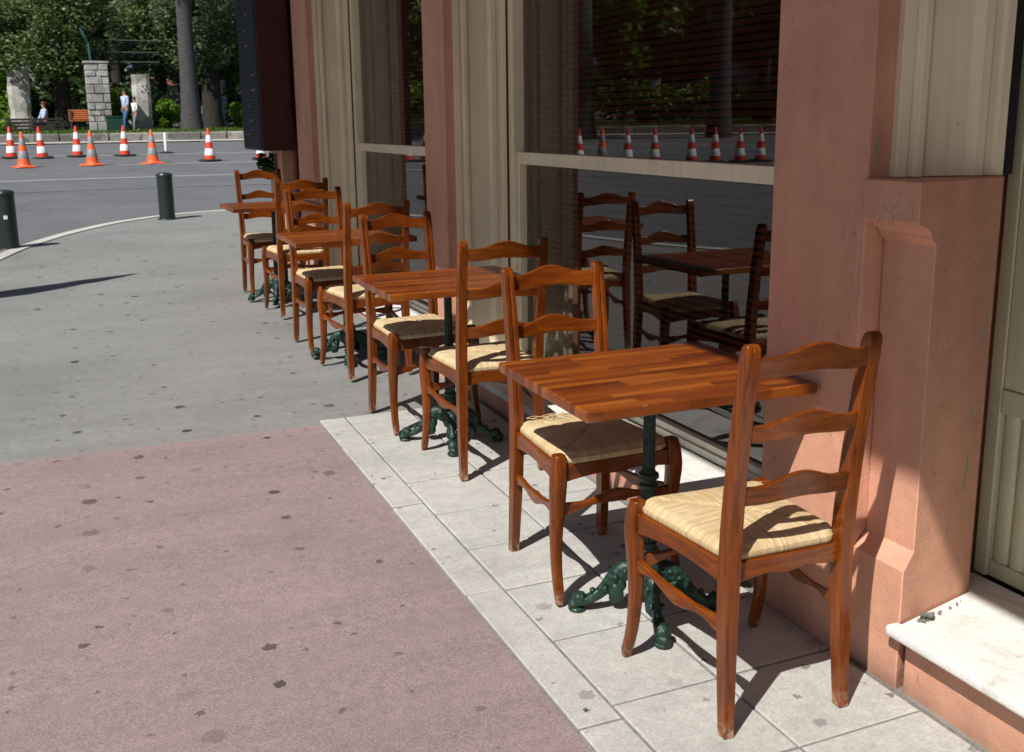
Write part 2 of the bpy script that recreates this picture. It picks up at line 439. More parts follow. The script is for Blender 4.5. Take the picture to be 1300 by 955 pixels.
# ------------------------------------------------------------------ chair
def groove_section(x, y, w, d, ang=0.):
    """post section, front face (+y) with a shallow groove"""
    h = w/2; k = d/2
    pts = [(-h,-k),(h,-k),(h,k),(h*.28,k),(h*.16,k-.0035),(-h*.16,k-.0035),(-h*.28,k),(-h,k)]
    return [(x+a, y+b) for a, b in pts]
BACKY = [(0,-.213),(.15,-.203),(.30,-.196),(.45,-.194),(.60,-.203),(.80,-.226),(.985,-.254)]
def back_x(z): return lerp([(0,.174),(.45,.166),(.985,.170)], z)
def make_chair():
    t = empty('dining_chair')
    for sx in (-1, 1):
        # front cabriole leg
        bm = bmesh.new(); rings = []
        YT = [(0,.220),(.012,.221),(.05,.207),(.12,.190),(.22,.183),(.32,.190),(.39,.197),(.44,.193),(.474,.189)]
        XT = [(0,.213),(.15,.208),(.3,.205),(.38,.206),(.474,.2)]
        WT = [(0,.026),(.03,.029),(.12,.031),(.25,.038),(.36,.046),(.42,.047),(.474,.042)]
        for i in range(19):
            z = .474*i/18
            y = smooth_tab(YT, z); x = sx*smooth_tab(XT, z); w = smooth_tab(WT, z)
            k = 1. if 0 < i < 18 else .86
            h = w/2*k; c = h*.35
            rings.append([(x+a, y+b, z) for a, b in ((-h+c,-h),(h-c,-h),(h,-h+c),(h,h-c),(h-c,h),(-h+c,h),(-h,h-c),(-h,-h+c))])
        loft(bm, rings)
        from_bm('front_leg', bm, M['wz'], t, ang=50, bevel=.0025)
        # rear post
        bm = bmesh.new(); rings = []
        zs = [0,.04,.1,.2,.3,.38,.45,.52,.6,.7,.8,.88,.94,.965,.98,.987]
        for z in zs:
            w = lerp([(0,.028),(.3,.036),(.45,.037),(.985,.034)], z); d = lerp([(0,.030),(.3,.042),(.45,.044),(.9,.036),(.985,.034)], z)
            if z > .96: k = math.sqrt(max(.05, 1-((z-.96)/.0275)**2)); d *= max(.35, k)
            if z > .98: w *= .8
            y = smooth_tab(BACKY, z); x = sx*back_x(z)
            if z < .5 or z > .95:
                h, k = w/2, d/2
                r = [(-h,-k),(h,-k),(h,k),(h*.28,k),(h*.16,k),(-h*.16,k),(-h*.28,k),(-h,k)]
                rings.append([(x+a, y+b, z) for a, b in r])
            else: rings.append([(a, b, z) for a, b in groove_section(x, y, w, d)])
        loft(bm, rings)
        from_bm('rear_leg', bm, M['wz'], t, ang=40, bevel=.0025)
        # side rail
        bm = bmesh.new(); rings = []
        for i in range(9):
            u = i/8; y = -.176+u*.346; x = sx*(.168+u*(.201-.168)); b = .385+.016*math.sin(math.pi*u)
            rings.append([(x-.010, y, b),(x+.010, y, b),(x+.010, y, .441),(x-.010, y, .441)])
        loft(bm, rings); from_bm('side_rail', bm, M['wy'], t, bevel=.002)
        # side stretcher, waisted
        bm = bmesh.new(); rings = []
        for i in range(17):
            u = i/16; y = -.182+u*.362; x = sx*(.170+u*(.206-.170)); c = .268+u*.022+.007*math.sin(u*math.pi*3.); h = .0135+.005*math.cos(u*math.pi*4)
            rings.append([(x-.009, y, c-h),(x+.009, y, c-h),(x+.009, y, c+h),(x-.009, y, c+h)])
        loft(bm, rings); from_bm('stretcher', bm, M['wy'], t, bevel=.0025)
    for nm, y, hw in (('front_rail', .194, .182), ('back_rail', -.190, .150)):
        bm = bmesh.new(); rings = []
        for i in range(17):
            u = i/16*2-1; b = .388+.014*(1-u*u)-(.010 if abs(u) < .35 else 0)*math.cos(u/.35*math.pi/2)
            rings.append([(u*hw, y-.010, b),(u*hw, y+.010, b),(u*hw, y+.010, .441),(u*hw, y-.010, .441)])
        loft(bm, rings); from_bm(nm, bm, M['wx'], t, bevel=.002)
    bm = bmesh.new(); rings = []
    for i in range(21):
        u = i/20*2-1; c = .305+.012*math.cos(u*math.pi*1.0)*.8; h = .014+.006*math.cos(u*math.pi*2)
        rings.append([(u*.190, .180, c-h),(u*.190, .198, c-h),(u*.190, .198, c+h),(u*.190, .180, c+h)])
    loft(bm, rings); from_bm('stretcher', bm, M['wx'], t, bevel=.0025)
    # ladder slats
    for z0, z1 in ((.906,.955), (.748,.790), (.590,.636)):
        bm = bmesh.new(); rings = []
        hw = back_x(z0)-.014
        for i in range(25):
            u = i/24*2-1
            bell = .5*(1+math.cos(min(1, abs(u)/.78)*math.pi))
            top = z1+.027*bell; bot = z0+.009*bell
            yc = -.006-.016*(1-u*u)+ .0
            ring = []
            for z, s in ((bot,-1),(bot,1),(top,1),(top,-1)):
                ring.append((u*hw, smooth_tab(BACKY, (z0+z1)/2)+yc-(z-z0)*.12+s*.0075, z))
            rings.append(ring)
        loft(bm, rings); from_bm('back_slat', bm, M['wx'], t, bevel=.0025)
    # rush seat
    N = 44
    bm = bmesh.new()
    def P(u, v, lev):                       # u,v in -1..1, superellipse corners
        w = .200+(v+1)/2*.006 if False else lerp([(-1,.166),(1,.199)], v)
        k = 1.
        cu, cv = abs(u), abs(v)
        if cu > .78 and cv > .80:
            e = min(1., ((cu-.78)/.22)*((cv-.80)/.20)*1.0)
            k = 1-.085*e
        x = u*w*k; y = (.006+v*.196)*k
        d = abs(abs(u)-abs(v))
        z = .474+.008*(1-max(cu, cv)**4)-.006*math.exp(-(d/.045)**2)*(1-max(cu,cv)**6)+.004*math.sin(3*u+1)*math.cos(2.2*v)
        edge = max(cu, cv)
        z -= .016*max(0, (edge-.88)/.12)**2
        return (x, y, z)
    g = [[bm.verts.new(P(i/N*2-1, j/N*2-1, 0)) for j in range(N+1)] for i in range(N+1)]
    for i in range(N):
        for j in range(N): bm.faces.new((g[i][j], g[i+1][j], g[i+1][j+1], g[i][j+1]))
    ring = [g[i][0] for i in range(N)]+[g[N][j] for j in range(N)]+[g[i][N] for i in range(N, 0, -1)]+[g[0][j] for j in range(N, 0, -1)]
    prev = ring
    for dz, k in ((-.006,1.012),(-.013,1.017),(-.020,1.012),(-.026,.99),(-.028,.95)):
        nw = [bm.verts.new((v.co.x*k, .006+(v.co.y-.006)*k, .458+dz+.008)) for v in ring]
        for i in range(len(ring)):
            j = (i+1) % len(ring); bm.faces.new((prev[i], prev[j], nw[j], nw[i]))
        prev = nw
    bm.faces.new(prev)
    from_bm('woven_seat', bm, M['rush'], t, ang=80)
    return t
chair0 = make_chair()
DC = 'dining chair'
CH = [
 (1.541,2.087,-.016,'nearest and largest chair, back to the camera, by the pink pier'),
 (1.497,2.867,3.154,'chair facing the camera behind the front table, its rush seat frayed at the back'),
 (1.582,3.985,-.034,'chair turned away from the camera on the near side of the second table'),
 (1.520,4.695,3.215,'chair facing the camera behind the second table, at the end of the pale slabs'),
 (1.548,5.735,.060,'chair turned away from the camera on the near side of the third table'),
 (1.505,6.430,3.245,'chair facing the camera behind the third table from the front'),
 (1.545,7.580,.004,'chair turned away from the camera on the near side of the farthest table'),
 (1.490,8.390,3.225,'farthest chair, facing the camera behind the farthest table beside the road'),
]
chairs = []
for i, (x, y, a, lab) in enumerate(CH):
    c = chair0 if i == 0 else copy_tree(chair0)
    c.location = (x, y, G(x, y)+.0045); c.rotation_euler = (0, 0, a)
    tag(c, lab, DC, 'ladder-back chairs at the pavement tables'); chairs.append(c)
# frayed straw on the second chair
bm = bmesh.new()
for k in range(22):
    x0 = random.uniform(.02, .14); y0 = random.uniform(-.18, -.12)
    a = random.uniform(-.5, 1.9); L = random.uniform(.03, .09); hh = random.uniform(.002, .012)
    pts = [(x0-math.sin(a)*L*q/6, y0+math.cos(a)*L*q/6*.8, .4835+hh*math.sin(q/6*math.pi)) for q in range(7)]
    tube(bm, pts, .0010, 4)
tag(from_bm('loose_straw', bm, M['rush'], chairs[1]), 'loose frayed straw strands')

# ------------------------------------------------------------------ table
def make_table():
    t = empty('bistro_table')
    bm = bmesh.new(); box(bm, -.355, .355, -.305, .305, .720, .750)
    bmesh.ops.subdivide_edges(bm, edges=bm.edges[:], cuts=5, use_grid_fill=True)
    from_bm('table_top', bm, M['top'], t, bevel=.004, seg=3)
    bm = bmesh.new()
    box(bm, -.14, .14, -.018, .018, .710, .7195); box(bm, -.018, .018, -.14, .14, .7085, .7185)
    lathe(bm, [(.045,.695),(.05,.7075),(.03,.708)], 16)
    from_bm('top_bracket', bm, M['iron'], t)
    bm = bmesh.new()
    lathe(bm, [(.0175,.43),(.0165,.70)], 48, flute=.07, nf=12)
    lathe(bm, [(.0235,.20),(.021,.40)], 48, flute=.07, nf=12)
    lathe(bm, [(.020,.392),(.028,.398),(.029,.408),(.023,.414),(.024,.424),(.031,.430),(.030,.441),(.021,.447),(.018,.46),(.016,.462)], 24)
    lathe(bm, [(.030,.17),(.036,.19),(.034,.205),(.026,.215),(.028,.225),(.022,.232)], 24)
    from_bm('column', bm, M['iron'], t, ang=50)
    bm = bmesh.new()
    lathe(bm, [(.012,.055),(.03,.07),(.042,.10),(.048,.135),(.044,.165),(.032,.185),(.02,.19)], 24)
    for k in range(8):
        a = k*math.pi/4; blob(bm, (.045*math.cos(a), .045*math.sin(a), .135), .012, 1)
    from_bm('hub', bm, M['iron'], t, ang=60)
    for k in range(4):
        a = R(155+90*k+(8 if k == 1 else 0)); ca, sa = math.cos(a), math.sin(a)
        bm = bmesh.new(); rings = []
        PA = [(0,(.025,.120,.055)),(.15,(.058,.132,.052)),(.3,(.088,.118,.046)),(.5,(.120,.080,.036)),(.7,(.152,.050,.026)),(.88,(.184,.034,.020)),(1.,(.205,.028,.016))]
        n = 22
        for i in range(n+1):
            u = i/n
            r, z, h = [smooth_tab([(p, q[j]) for p, q in PA], u) for j in range(3)]
            r2, z2 = [smooth_tab([(p, q[j]) for p, q in PA], min(1, u+.02)) for j in (0, 1)]
            dr, dz = r2-r, z2-z; L = math.hypot(dr, dz) or 1; nx, nz = (-dz/L, dr/L) if dr or dz else (0, 1)
            w = .020+.005*math.sin(u*9)+.004*(u < .3)
            ring = []
            for q in range(12):
                tt = 2*math.pi*q/12; e = math.cos(tt)*h*.62; s = math.sin(tt)*w*(1+.25*math.cos(2*tt))
                rr = r+nx*e; zz = max(.004, z+nz*e); ring.append((rr*ca-s*sa, rr*sa+s*ca, zz))
            rings.append(ring)
        loft(bm, rings)
        def at(r, s, z): return (r*ca-s*sa, r*sa+s*ca, z)
        blob(bm, at(.092, 0, .062), (.026,.024,.034), 2, .25)       # hanging scroll
        blob(bm, at(.080, 0, .088), (.020,.020,.024), 2, .25)
        blob(bm, at(.100, 0, .040), (.015,.015,.014), 2, .2)
        blob(bm, at(.205, 0, .036), (.026,.026,.026), 2, .2)        # curled toe
        blob(bm, at(.220, 0, .019), (.022,.022,.018), 2, .1)
        blob(bm, at(.165, 0, .066), (.010,.010,.010), 1, 0)
        lathe(bm, [(.024,.0),(.027,.004),(.026,.010),(.018,.014)], 16, c=(.212*ca, .212*sa))
        for u, s in ((.2,.017),(.2,-.017),(.35,.018),(.35,-.018),(.55,.016),(.55,-.016)):
            r, z = [smooth_tab([(p, q[j]) for p, q in PA], u) for j in (0, 1)]
            blob(bm, at(r, s, z+.006), .011, 1, .3)
        from_bm('foot', bm, M['iron'], t, ang=70)
    return t
table0 = make_table()
TB = [(1.517,2.512,-.022,'front table nearest the camera, square butcher-block top beside the pink pier'),
      (1.532,4.285,-.010,'second table from the front, standing over the edge of the pale slabs'),
      (1.515,6.030,-.010,'third table from the front, butcher-block top between two chairs'),
      (1.470,8.050,.020,'farthest table, nearest to the road and the bollards')]
for i, (x, y, a, lab) in enumerate(TB):
    t = table0 if i == 0 else copy_tree(table0)
    t.location = (x, y, G(x, y)+.0045); t.rotation_euler = (0, 0, a)
    tag(t, lab, 'table', 'wooden bistro tables in a row along the shopfront')

# ------------------------------------------------------------------ ground sheets
def sheet(name, xs_of_row, ys, hf, off, mat, nx=8, label=None):
    bm = bmesh.new(); rows = []
    for y in ys:
        x0, x1 = xs_of_row(y)
        rows.append([bm.verts.new((x0+(x1-x0)*i/nx, y, hf(x0+(x1-x0)*i/nx, y)+off)) for i in range(nx+1)])
    for a, b in zip(rows, rows[1:]):
        for i in range(nx): bm.faces.new((a[i], a[i+1], b[i+1], b[i]))
    o = from_bm(name, bm, mat, None, ang=80); tag(o, kind='structure'); return o
KERB = [(-2.9,-14.),(-2.75,-6.),(-2.8,0.),(-2.75,4.),(-2.45,7.2),(-2.2,8.2),(-1.35,9.7),(-.85,11.2),(-.52,12.5),(-.12,13.60),(.30,14.45),(.72,15.08),(1.40,15.72),(2.2,16.05),(3.5,16.3),(6.,16.45),(12.,16.5)]
def kerb_smooth():
    pts = []
    P = [Vector((*p, 0)) for p in KERB]
    for i in range(len(P)-1):
        p0, p1, p2, p3 = P[max(0,i-1)], P[i], P[i+1], P[min(len(P)-1,i+2)]
        for k in range(8):
            t = k/8
            pts.append(.5*((2*p1)+(-p0+p2)*t+(2*p0-5*p1+4*p2-p3)*t*t+(-p0+3*p1-3*p2+p3)*t**3))
    pts.append(P[-1]); return pts
KS = kerb_smooth()
kerbx = lambda y: float(np.interp(y, [p.y for p in KS], [p.x for p in KS]))
ys = [-14+.5*i for i in range(53)]+[12.5+.1*i for i in range(40)]
ys = [y for y in ys if y < 16.45]
sheet('pavement', lambda y: (kerbx(y)+.05, 12.), ys, G, -.012, M['grey'], 14)
sheet('pink_pavement', lambda y: (kerbx(y)+.10, 1.045), [-14,-10,-6]+[-4+.4*i for i in range(22)]+[4.80], G, -.008, M['pink'], 8)
# kerb stone strip, swept
bm = bmesh.new(); rings = []
for i, p in enumerate(KS):
    d = (KS[min(i+1, len(KS)-1)]-KS[max(i-1, 0)]).normalized(); nrm = Vector((d.y, -d.x, 0))
    ring = []
    for s, z in ((-.06,-.16),(-.06,-.010),(-.05,.0),(.10,.0),(.105,-.05)):
        q = p+nrm*s; ring.append((q.x, q.y, G(p.x, p.y)+z+.0))
    rings.append(ring)
loft(bm, rings); tag(from_bm('kerb', bm, M['kerb'], None, ang=30), kind='structure')
# stone slabs
bm = bmesh.new()
YJ = [-1.5,-1.1,-.75,-.38,0.,.35,.70,1.06,1.42,1.77,2.11,2.466,2.815,3.146,3.49,3.85,4.19,4.485,4.845]
def slab(x0, x1, y0, y1, j=.0042):
    x0 += j; x1 -= j; y0 += j; y1 -= j; J = lambda: random.uniform(-.0016, .0016)
    dz = random.uniform(-.0012, .0012); b = .004
    def z(x, y, o): return G(x, y)+o+dz
    c = [(x0+J(),y0+J()),(x1+J(),y0+J()),(x1+J(),y1+J()),(x0+J(),y1+J())]; ci = [(x0+b,y0+b),(x1-b,y0+b),(x1-b,y1-b),(x0+b,y1-b)]
    lo = [bm.verts.new((x, y, z(x, y, -.02))) for x, y in c]
    md = [bm.verts.new((x, y, z(x, y, .0))) for x, y in c]
    up = [bm.verts.new((x, y, z(x, y, .0032))) for x, y in ci]
    for A, B in ((lo, md), (md, up)):
        for i in range(4): bm.faces.new((A[i], A[(i+1)%4], B[(i+1)%4], B[i]))
    bm.faces.new(up)
for a, b in zip(YJ, YJ[1:]):
    slab(1.176, 1.502, a, b); slab(1.502, 1.885, a+random.uniform(-.0,.0), b)
BJ = [-1.5,-.4,.55,1.2,2.05,2.83,3.62,4.40,4.845]
for a, b in zip(BJ, BJ[1:]): slab(1.045, 1.176, a, b)
tag(from_bm('stone_paving', bm, M['slab'], None, ang=20), kind='structure')
bm = bmesh.new(); rows = []
for y in [-1.5+.4*i for i in range(16)]+[4.843]:
    rows.append([bm.verts.new((x, y, G(x, y)-.0045)) for x in (1.046, 1.5, 1.9)])
for a, b in zip(rows, rows[1:]):
    for i in range(2): bm.faces.new((a[i], a[i+1], b[i+1], b[i]))
tag(from_bm('paving_joints', bm, M['joint'], None), kind='structure')
# roads and park ground: one polar sheet out to the horizon
def ring_sheet(name, radii, hf, off, mat, n=180):
    bm = bmesh.new(); rows = []
    for r in radii:
        rows.append([bm.verts.new((1.5+r*math.cos(2*math.pi*i/n), r*math.sin(2*math.pi*i/n), hf(1.5+r*math.cos(2*math.pi*i/n), r*math.sin(2*math.pi*i/n))+off)) for i in range(n)])
    for a, b in zip(rows, rows[1:]):
        for i in range(n): bm.faces.new((a[i], a[(i+1)%n], b[(i+1)%n], b[i]))
    o = from_bm(name, bm, mat, None, ang=80); tag(o, kind='structure'); return o
ring_sheet('road', [.3,2,4,6,9,12,15,17,18,20,23,26,29,31,33,36,40,42.9], GR, -.02, M['road'])
lawn = ring_sheet('park_ground', [43.1,44,47,50,56,70,90,200,800,3000], G, -.004, M['lawn'])
# painted lines on the road
def ribbon(bm, pts, w, hf, off):
    vs = []
    for i, p in enumerate(pts):
        p = Vector(p); d = (Vector(pts[min(i+1, len(pts)-1)])-Vector(pts[max(i-1, 0)])).normalized(); n = Vector((-d.y, d.x))
        vs.append([bm.verts.new((q.x, q.y, hf(q.x, q.y)+off)) for q in (p+n*w/2, p-n*w/2)])
    for a, b in zip(vs, vs[1:]): bm.faces.new((a[0], a[1], b[1], b[0]))
def arc(r, a0, a1, n=40):           # angle measured from +Y towards -X
    return [(1.5-r*math.sin(R(a0+(a1-a0)*i/n)), r*math.cos(R(a0+(a1-a0)*i/n))) for i in range(n+1)]
bm = bmesh.new()
ribbon(bm, arc(25.15, -12, 70, 90), .16, GR, -.012)
ribbon(bm, arc(34.3, -16, 75, 90), .20, GR, -.012)
ribbon(bm, arc(29.75, -10, .2, 20), .13, GR, -.012)
tag(from_bm('road_lines', bm, M['line'], None), kind='structure')
bm = bmesh.new()
ribbon(bm, arc(22.2, -8, 60, 70), .12, GR, -.012)
ribbon(bm, arc(40.6, -16, 75, 90), .35, GR, -.012)
tag(from_bm('faded_road_lines', bm, M['faint'], None), kind='structure')

# ------------------------------------------------------------------ the building
B = empty('corner_cafe', (1.9, 5., .07)); tag(B, 'pink stucco and cream shopfront with large windows along the right of the pavement', 'building')
B.location = (0, 0, 0)
ZT = 3.95
def part(name, bm, mat, parent=B, **kw): return from_bm(name, bm, mat, parent, **kw)
for (y0, y1) in ((2.07,2.455),(5.235,5.575),(8.42,8.98),(9.72,10.33)):
    bm = bmesh.new(); box(bm, 1.88, 2.62, y0, y1, -.1, ZT); part('pier', bm, M['stucco'], bevel=.006, seg=3)
# near pedestal in front of the door jamb: one profile running along the wall, cut off by a splayed near face
bm = bmesh.new()
PP = [(1.866,1.330),(1.866,1.232),(1.874,1.224),(1.905,1.214),(1.922,1.198),(1.924,1.186),(1.934,1.180),(1.943,1.172),(1.945,.372),(1.935,.362),(1.905,.326),(1.906,.02),(1.915,-.1)]
def pedrow(y_of):
    return [bm.verts.new((x, y_of(x), z)) for x, z in PP+[(2.222,-.1),(2.222,1.330)]]
a_ = pedrow(lambda x: 1.874+.22*(x-1.866)); b_ = pedrow(lambda x: 2.068)
n_ = len(a_)
for i in range(n_): bm.faces.new((a_[i], b_[i], b_[(i+1)%n_], a_[(i+1)%n_]))
bm.faces.new(a_); bm.faces.new(list(reversed(b_)))
part('pedestal', bm, M['stucco'], ang=25, bevel=.003)
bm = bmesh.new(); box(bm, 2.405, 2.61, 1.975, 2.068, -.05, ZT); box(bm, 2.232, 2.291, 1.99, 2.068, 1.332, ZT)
part('shade_filler', bm, M['black'])  # solid black filler painting the shadow gap between jamb and door
# moulded cream pilasters on the splayed jambs
def jamb(p0, p1, z0, z1, mat):
    p0, p1 = Vector(p0), Vector(p1); d = (p1-p0); L = d.length; d.normalize(); n = Vector((d.y, -d.x))    # n faces -Y
    if n.y > 0: n = -n
    prof = [(0,-.06),(0,.012),(.030,.012),(.036,.004),(.046,.004),(.052,.016),(.070,.016),(.076,.006),(.086,-.004),(L*.66,-.004),(L*.69,.004),(L*.72,.014),(L*.80,.014),(L*.83,.004),(L*.90,.004),(L*.92,.010),(L,.010),(L,-.06)]
    bm = bmesh.new()
    prism(bm, [tuple(p0+d*s+n*o) for s, o in prof], z0, z1); return bm
for (p0, p1, z0) in (((1.945,2.052),(2.225,1.968),1.332), ((1.930,5.220),(2.205,5.172),-.05), ((1.930,8.405),(2.205,8.358),-.05)):
    part('pilaster', jamb(p0, p1, z0, ZT, M['cream']), M['cream'], ang=25, bevel=.0015)
# windows
def glass_part(name, bm, mat, parent, smooth=False):
    me = bpy.data.meshes.new(name); bm.to_mesh(me); bm.free(); return link(name, me, mat, parent)
def window(y0, y1, idx):
    """y0 near side (hidden behind a pier), y1 far side next to the pilaster"""
    bm = bmesh.new()
    box(bm, 2.215, 2.30, y1-.065, y1, .166, ZT)                # far stile
    w = part('window', bm, M['cream'], bevel=.003)
    bm = bmesh.new(); box(bm, 2.235, 2.295, y1-.095, y1-.066, .228, 1.257); part('frame', bm, M['cream'], w, bevel=.002)
    bm = bmesh.new(); box(bm, 2.215, 2.30, y0, y0+.065, .166, ZT); part('frame', bm, M['cream'], w, bevel=.003)
    bm = bmesh.new(); box(bm, 2.232, 2.302, y0+.067, y1-.067, 1.258, 1.320); part('transom', bm, M['cream'], w, bevel=.003)
    bm = bmesh.new(); box(bm, 2.236, 2.300, y0+.067, y1-.067, .166, .197); box(bm, 2.246, 2.300, y0+.067, y1-.067, .198, .226)
    part('bottom_rail', bm, M['cream2'], w, bevel=.002)
    for z0, z1 in ((.228, 1.256), (1.322, ZT-.01)):
        bm = bmesh.new(); ya, yb = y0+.068, (y1-.069 if z0 > 1 else y1-.097); bm.faces.new([bm.verts.new(p) for p in ((2.274,ya,z0),(2.274,ya,z1),(2.274,yb,z1),(2.274,yb,z0))]); glass_part('pane', bm, M['glass'], w, smooth=False)
    bm = bmesh.new()
    z = .30
    while z < ZT-.1:
        a = R(56); c, s = .0125*math.cos(a), .0125*math.sin(a)
        x = 2.345
        v = [bm.verts.new(p) for p in ((x-c,y0+.09,z+s),(x-c,y1-.12,z+s),(x+c,y1-.12,z-s),(x+c,y0+.09,z-s))]; bm.faces.new(v)
        v = [bm.verts.new(p) for p in ((x-c,y0+.09,z+s-.0012),(x-c,y1-.12,z+s-.0012),(x+c,y1-.12,z-s-.0012),(x+c,y0+.09,z-s-.0012))]; bm.faces.new(v)
        z += .030
    for yy in (y0+.3, (y0+y1)/2, y1-.4):
        tube(bm, [(2.330, yy, .3), (2.330, yy, ZT-.1)], .0015, 4)
    part('blind', bm, M['blind'], w, smooth=False)
    bm = bmesh.new(); box(bm, 1.905, 2.234, y0-.02 if idx else y0, y1+.0, .128, .165); part('window_sill', bm, M['white'], bevel=.006, seg=3)
    bm = bmesh.new(); box(bm, 1.925, 2.50, y0, y1, -.1, .127); part('plinth', bm, M['stucco'])
window(2.457, 5.165, 0); window(5.577, 8.352, 1)
# door bay beside the camera
bm = bmesh.new()
loft(bm, [[(x, y, z) for x, y in ((1.868+o,-.9),(1.868+o,1.893-o),(1.902,1.893-o),(1.903,1.874),(2.222,1.944),(2.224,2.03),(2.322,2.03),(2.322,-.9))] for z, o in ((.152,.010),(.157,.002),(.163,.0),(.178,.0),(.184,.003),(.186,.009))])
v = part('door_sill', bm, M['white'], ang=40, bevel=.003); tag(v, 'white worn stone sill under the door')
bm = bmesh.new(); box(bm, 1.918, 2.5, -.9, 1.870, -.1, .151); part('plinth', bm, M['stucco'], bevel=.004)
bm = bmesh.new()
box(bm, 2.325, 2.40, 1.990, 2.034, .190, ZT); box(bm, 2.328, 2.40, 1.905, 1.989, .746, ZT)                    # stile
box(bm, 2.335, 2.39, .2, 1.989, .190, .24)
box(bm, 2.325, 2.395, .2, 1.989, .675, .745)                     # lock rail
bead = [(.0,.0)]
D = part('door', bm, M['greenish'], bevel=.004)
bm = bmesh.new()
y = 1.988
while y > .25:
    rings = []
    ring = []
    for k in range(9):
        a = math.pi*k/8; ring.append((2.350-.013*math.sin(a), y-.026*(1-math.cos(a)), 0))
    ring += [(2.385, y-.052, 0), (2.385, y, 0)]
    loft(bm, [[(p[0], p[1], z) for p in ring] for z in (.241, .674)]); y -= .0545
part('reeded_panel', bm, M['greenish'], D, ang=50)
bm = bmesh.new(); bm.faces.new([bm.verts.new(p) for p in ((2.362,.2,.746),(2.362,.2,ZT),(2.362,1.904,ZT),(2.362,1.904,.746))]); glass_part('pane', bm, M['glass'], D, smooth=False)
bm = bmesh.new(); box(bm, 2.331, 2.350, 1.885, 1.903, .747, ZT); part('glazing_bead', bm, M['greenish'], D, bevel=.003)
bm = bmesh.new(); box(bm, 2.41, 2.6, -.9, 1.971, -.05, ZT); part('shade_filler', bm, M['black'])  # solid black box standing in for the dark void behind the door
bm = bmesh.new(); box(bm, 2.324, 2.345, -.9, .19, .190, ZT); part('door_frame', bm, M['greenish'])
# dark timber bay with pipes past the third pier
bm = bmesh.new(); box(bm, 2.02, 2.1, 8.99, 9.71, -.05, ZT); part('timber_bay', bm, M['rust'], bevel=.004)
for yy, xx, rr in ((9.12,1.985,.028),(9.34,1.990,.020),(9.60,1.985,.026)):
    bm = bmesh.new(); tube(bm, [(xx, yy, .1), (xx, yy, ZT)], rr, 12)
    for zz in (.5, 1.2, 1.9, 2.6): lathe(bm, [(rr*1.25, zz), (rr*1.25, zz+.03)], 12, c=(xx, yy))
    part('drain_pipe', bm, M['rust'])
bm = bmesh.new(); box(bm, 2.63, 11., 10.15, 10.32, -.1, ZT)
part('wall', bm, M['stucco'])
# inside: floor, back wall and ceiling of the dark room
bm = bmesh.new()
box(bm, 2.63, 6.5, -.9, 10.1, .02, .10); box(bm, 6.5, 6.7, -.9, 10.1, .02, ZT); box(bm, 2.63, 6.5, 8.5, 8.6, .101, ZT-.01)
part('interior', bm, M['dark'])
bm = bmesh.new(); box(bm, -.285, 11., -7., 10.9, ZT+.002, ZT+.22)
part('balcony', bm, M['stucco'])  # unseen overhang added to cast the shade line; balcony form assumed
bm = bmesh.new(); box(bm, 1.88, 11, -7., 10.33, ZT+.222, 9.5); part('upper_wall', bm, M['stucco'])
bm = bmesh.new(); box(bm, 1.88, 11, -7, -.91, -.1, ZT); part('wall', bm, M['stucco'])
t = empty('debris', (1.985, 1.875, .187)); tag(t, 'crumbled dirt and dry leaf bits where the white sill meets the pink pedestal', 'debris')
bm = bmesh.new()
for k in range(16):
    u = random.random()**1.4; blob(bm, (-.03+.19*u, -.004+.22*(-.03+.19*u)-random.uniform(0,.010), .003), (random.uniform(.003,.010)*(1.3-u), random.uniform(.003,.008)*(1.3-u), random.uniform(.002,.010)*(1.3-u)), 1, .6)
from_bm('crumbs', bm, M['joint'], t, ang=20)
bm = bmesh.new(); g = [[bm.verts.new((-.03+.05*i/4*(1), -.012-.018*math.sin(math.pi*i/4)*(j-1), .006+.010*abs(j-1)+.004*math.sin(i*1.7))) for j in range(3)] for i in range(5)]
for i in range(4):
    for j in range(2): bm.faces.new((g[i][j], g[i+1][j], g[i+1][j+1], g[i][j+1]))
from_bm('dry_leaf', bm, M['joint'], t)
# scratches and paint drips
def marks(strokes, name, mat, w=.0016):
    bm = bmesh.new()
    for pts in strokes: tube(bm, pts, w, 4)
    part(name, bm, mat)
st = []
for k in range(9):
    x = 1.8655; y = random.uniform(1.90, 2.04); z = random.uniform(1.23, 1.32)
    pts = [(x+.0, y, z)]
    for q in range(5):
        y = min(2.045, max(1.893, y+random.uniform(-.03, .03))); z = min(1.325, max(1.215, z+random.uniform(-.03, .02))); pts.append((x, y, z))
    st.append(pts)
st.append([(1.879, 2.085, 1.42), (1.879, 2.105, 1.30), (1.879, 2.13, 1.20), (1.879, 2.14, 1.13)])
st.append([(1.879, 2.078, 1.44), (1.879, 2.082, 1.30), (1.879, 2.09, 1.10), (1.879, 2.10, .95)])
marks(st, 'scratch', M['scratch'], .0007)
fy = lambda x: 1.874+.22*(x-1.866)-.0012
gp = [[(1.905, 2.069, 1.43), (1.906, 2.069, 1.365)],
      [(2.19, fy(2.19), .99), (2.188, fy(2.188), .90)], [(2.165, fy(2.165), .72), (2.166, fy(2.166), .705)], [(2.16, fy(2.16), .60), (2.158, fy(2.158), .555), (2.15, fy(2.15), .50)]]
for g_ in gp: marks([g_], 'paint_drip', M['gpaint'], .0018)

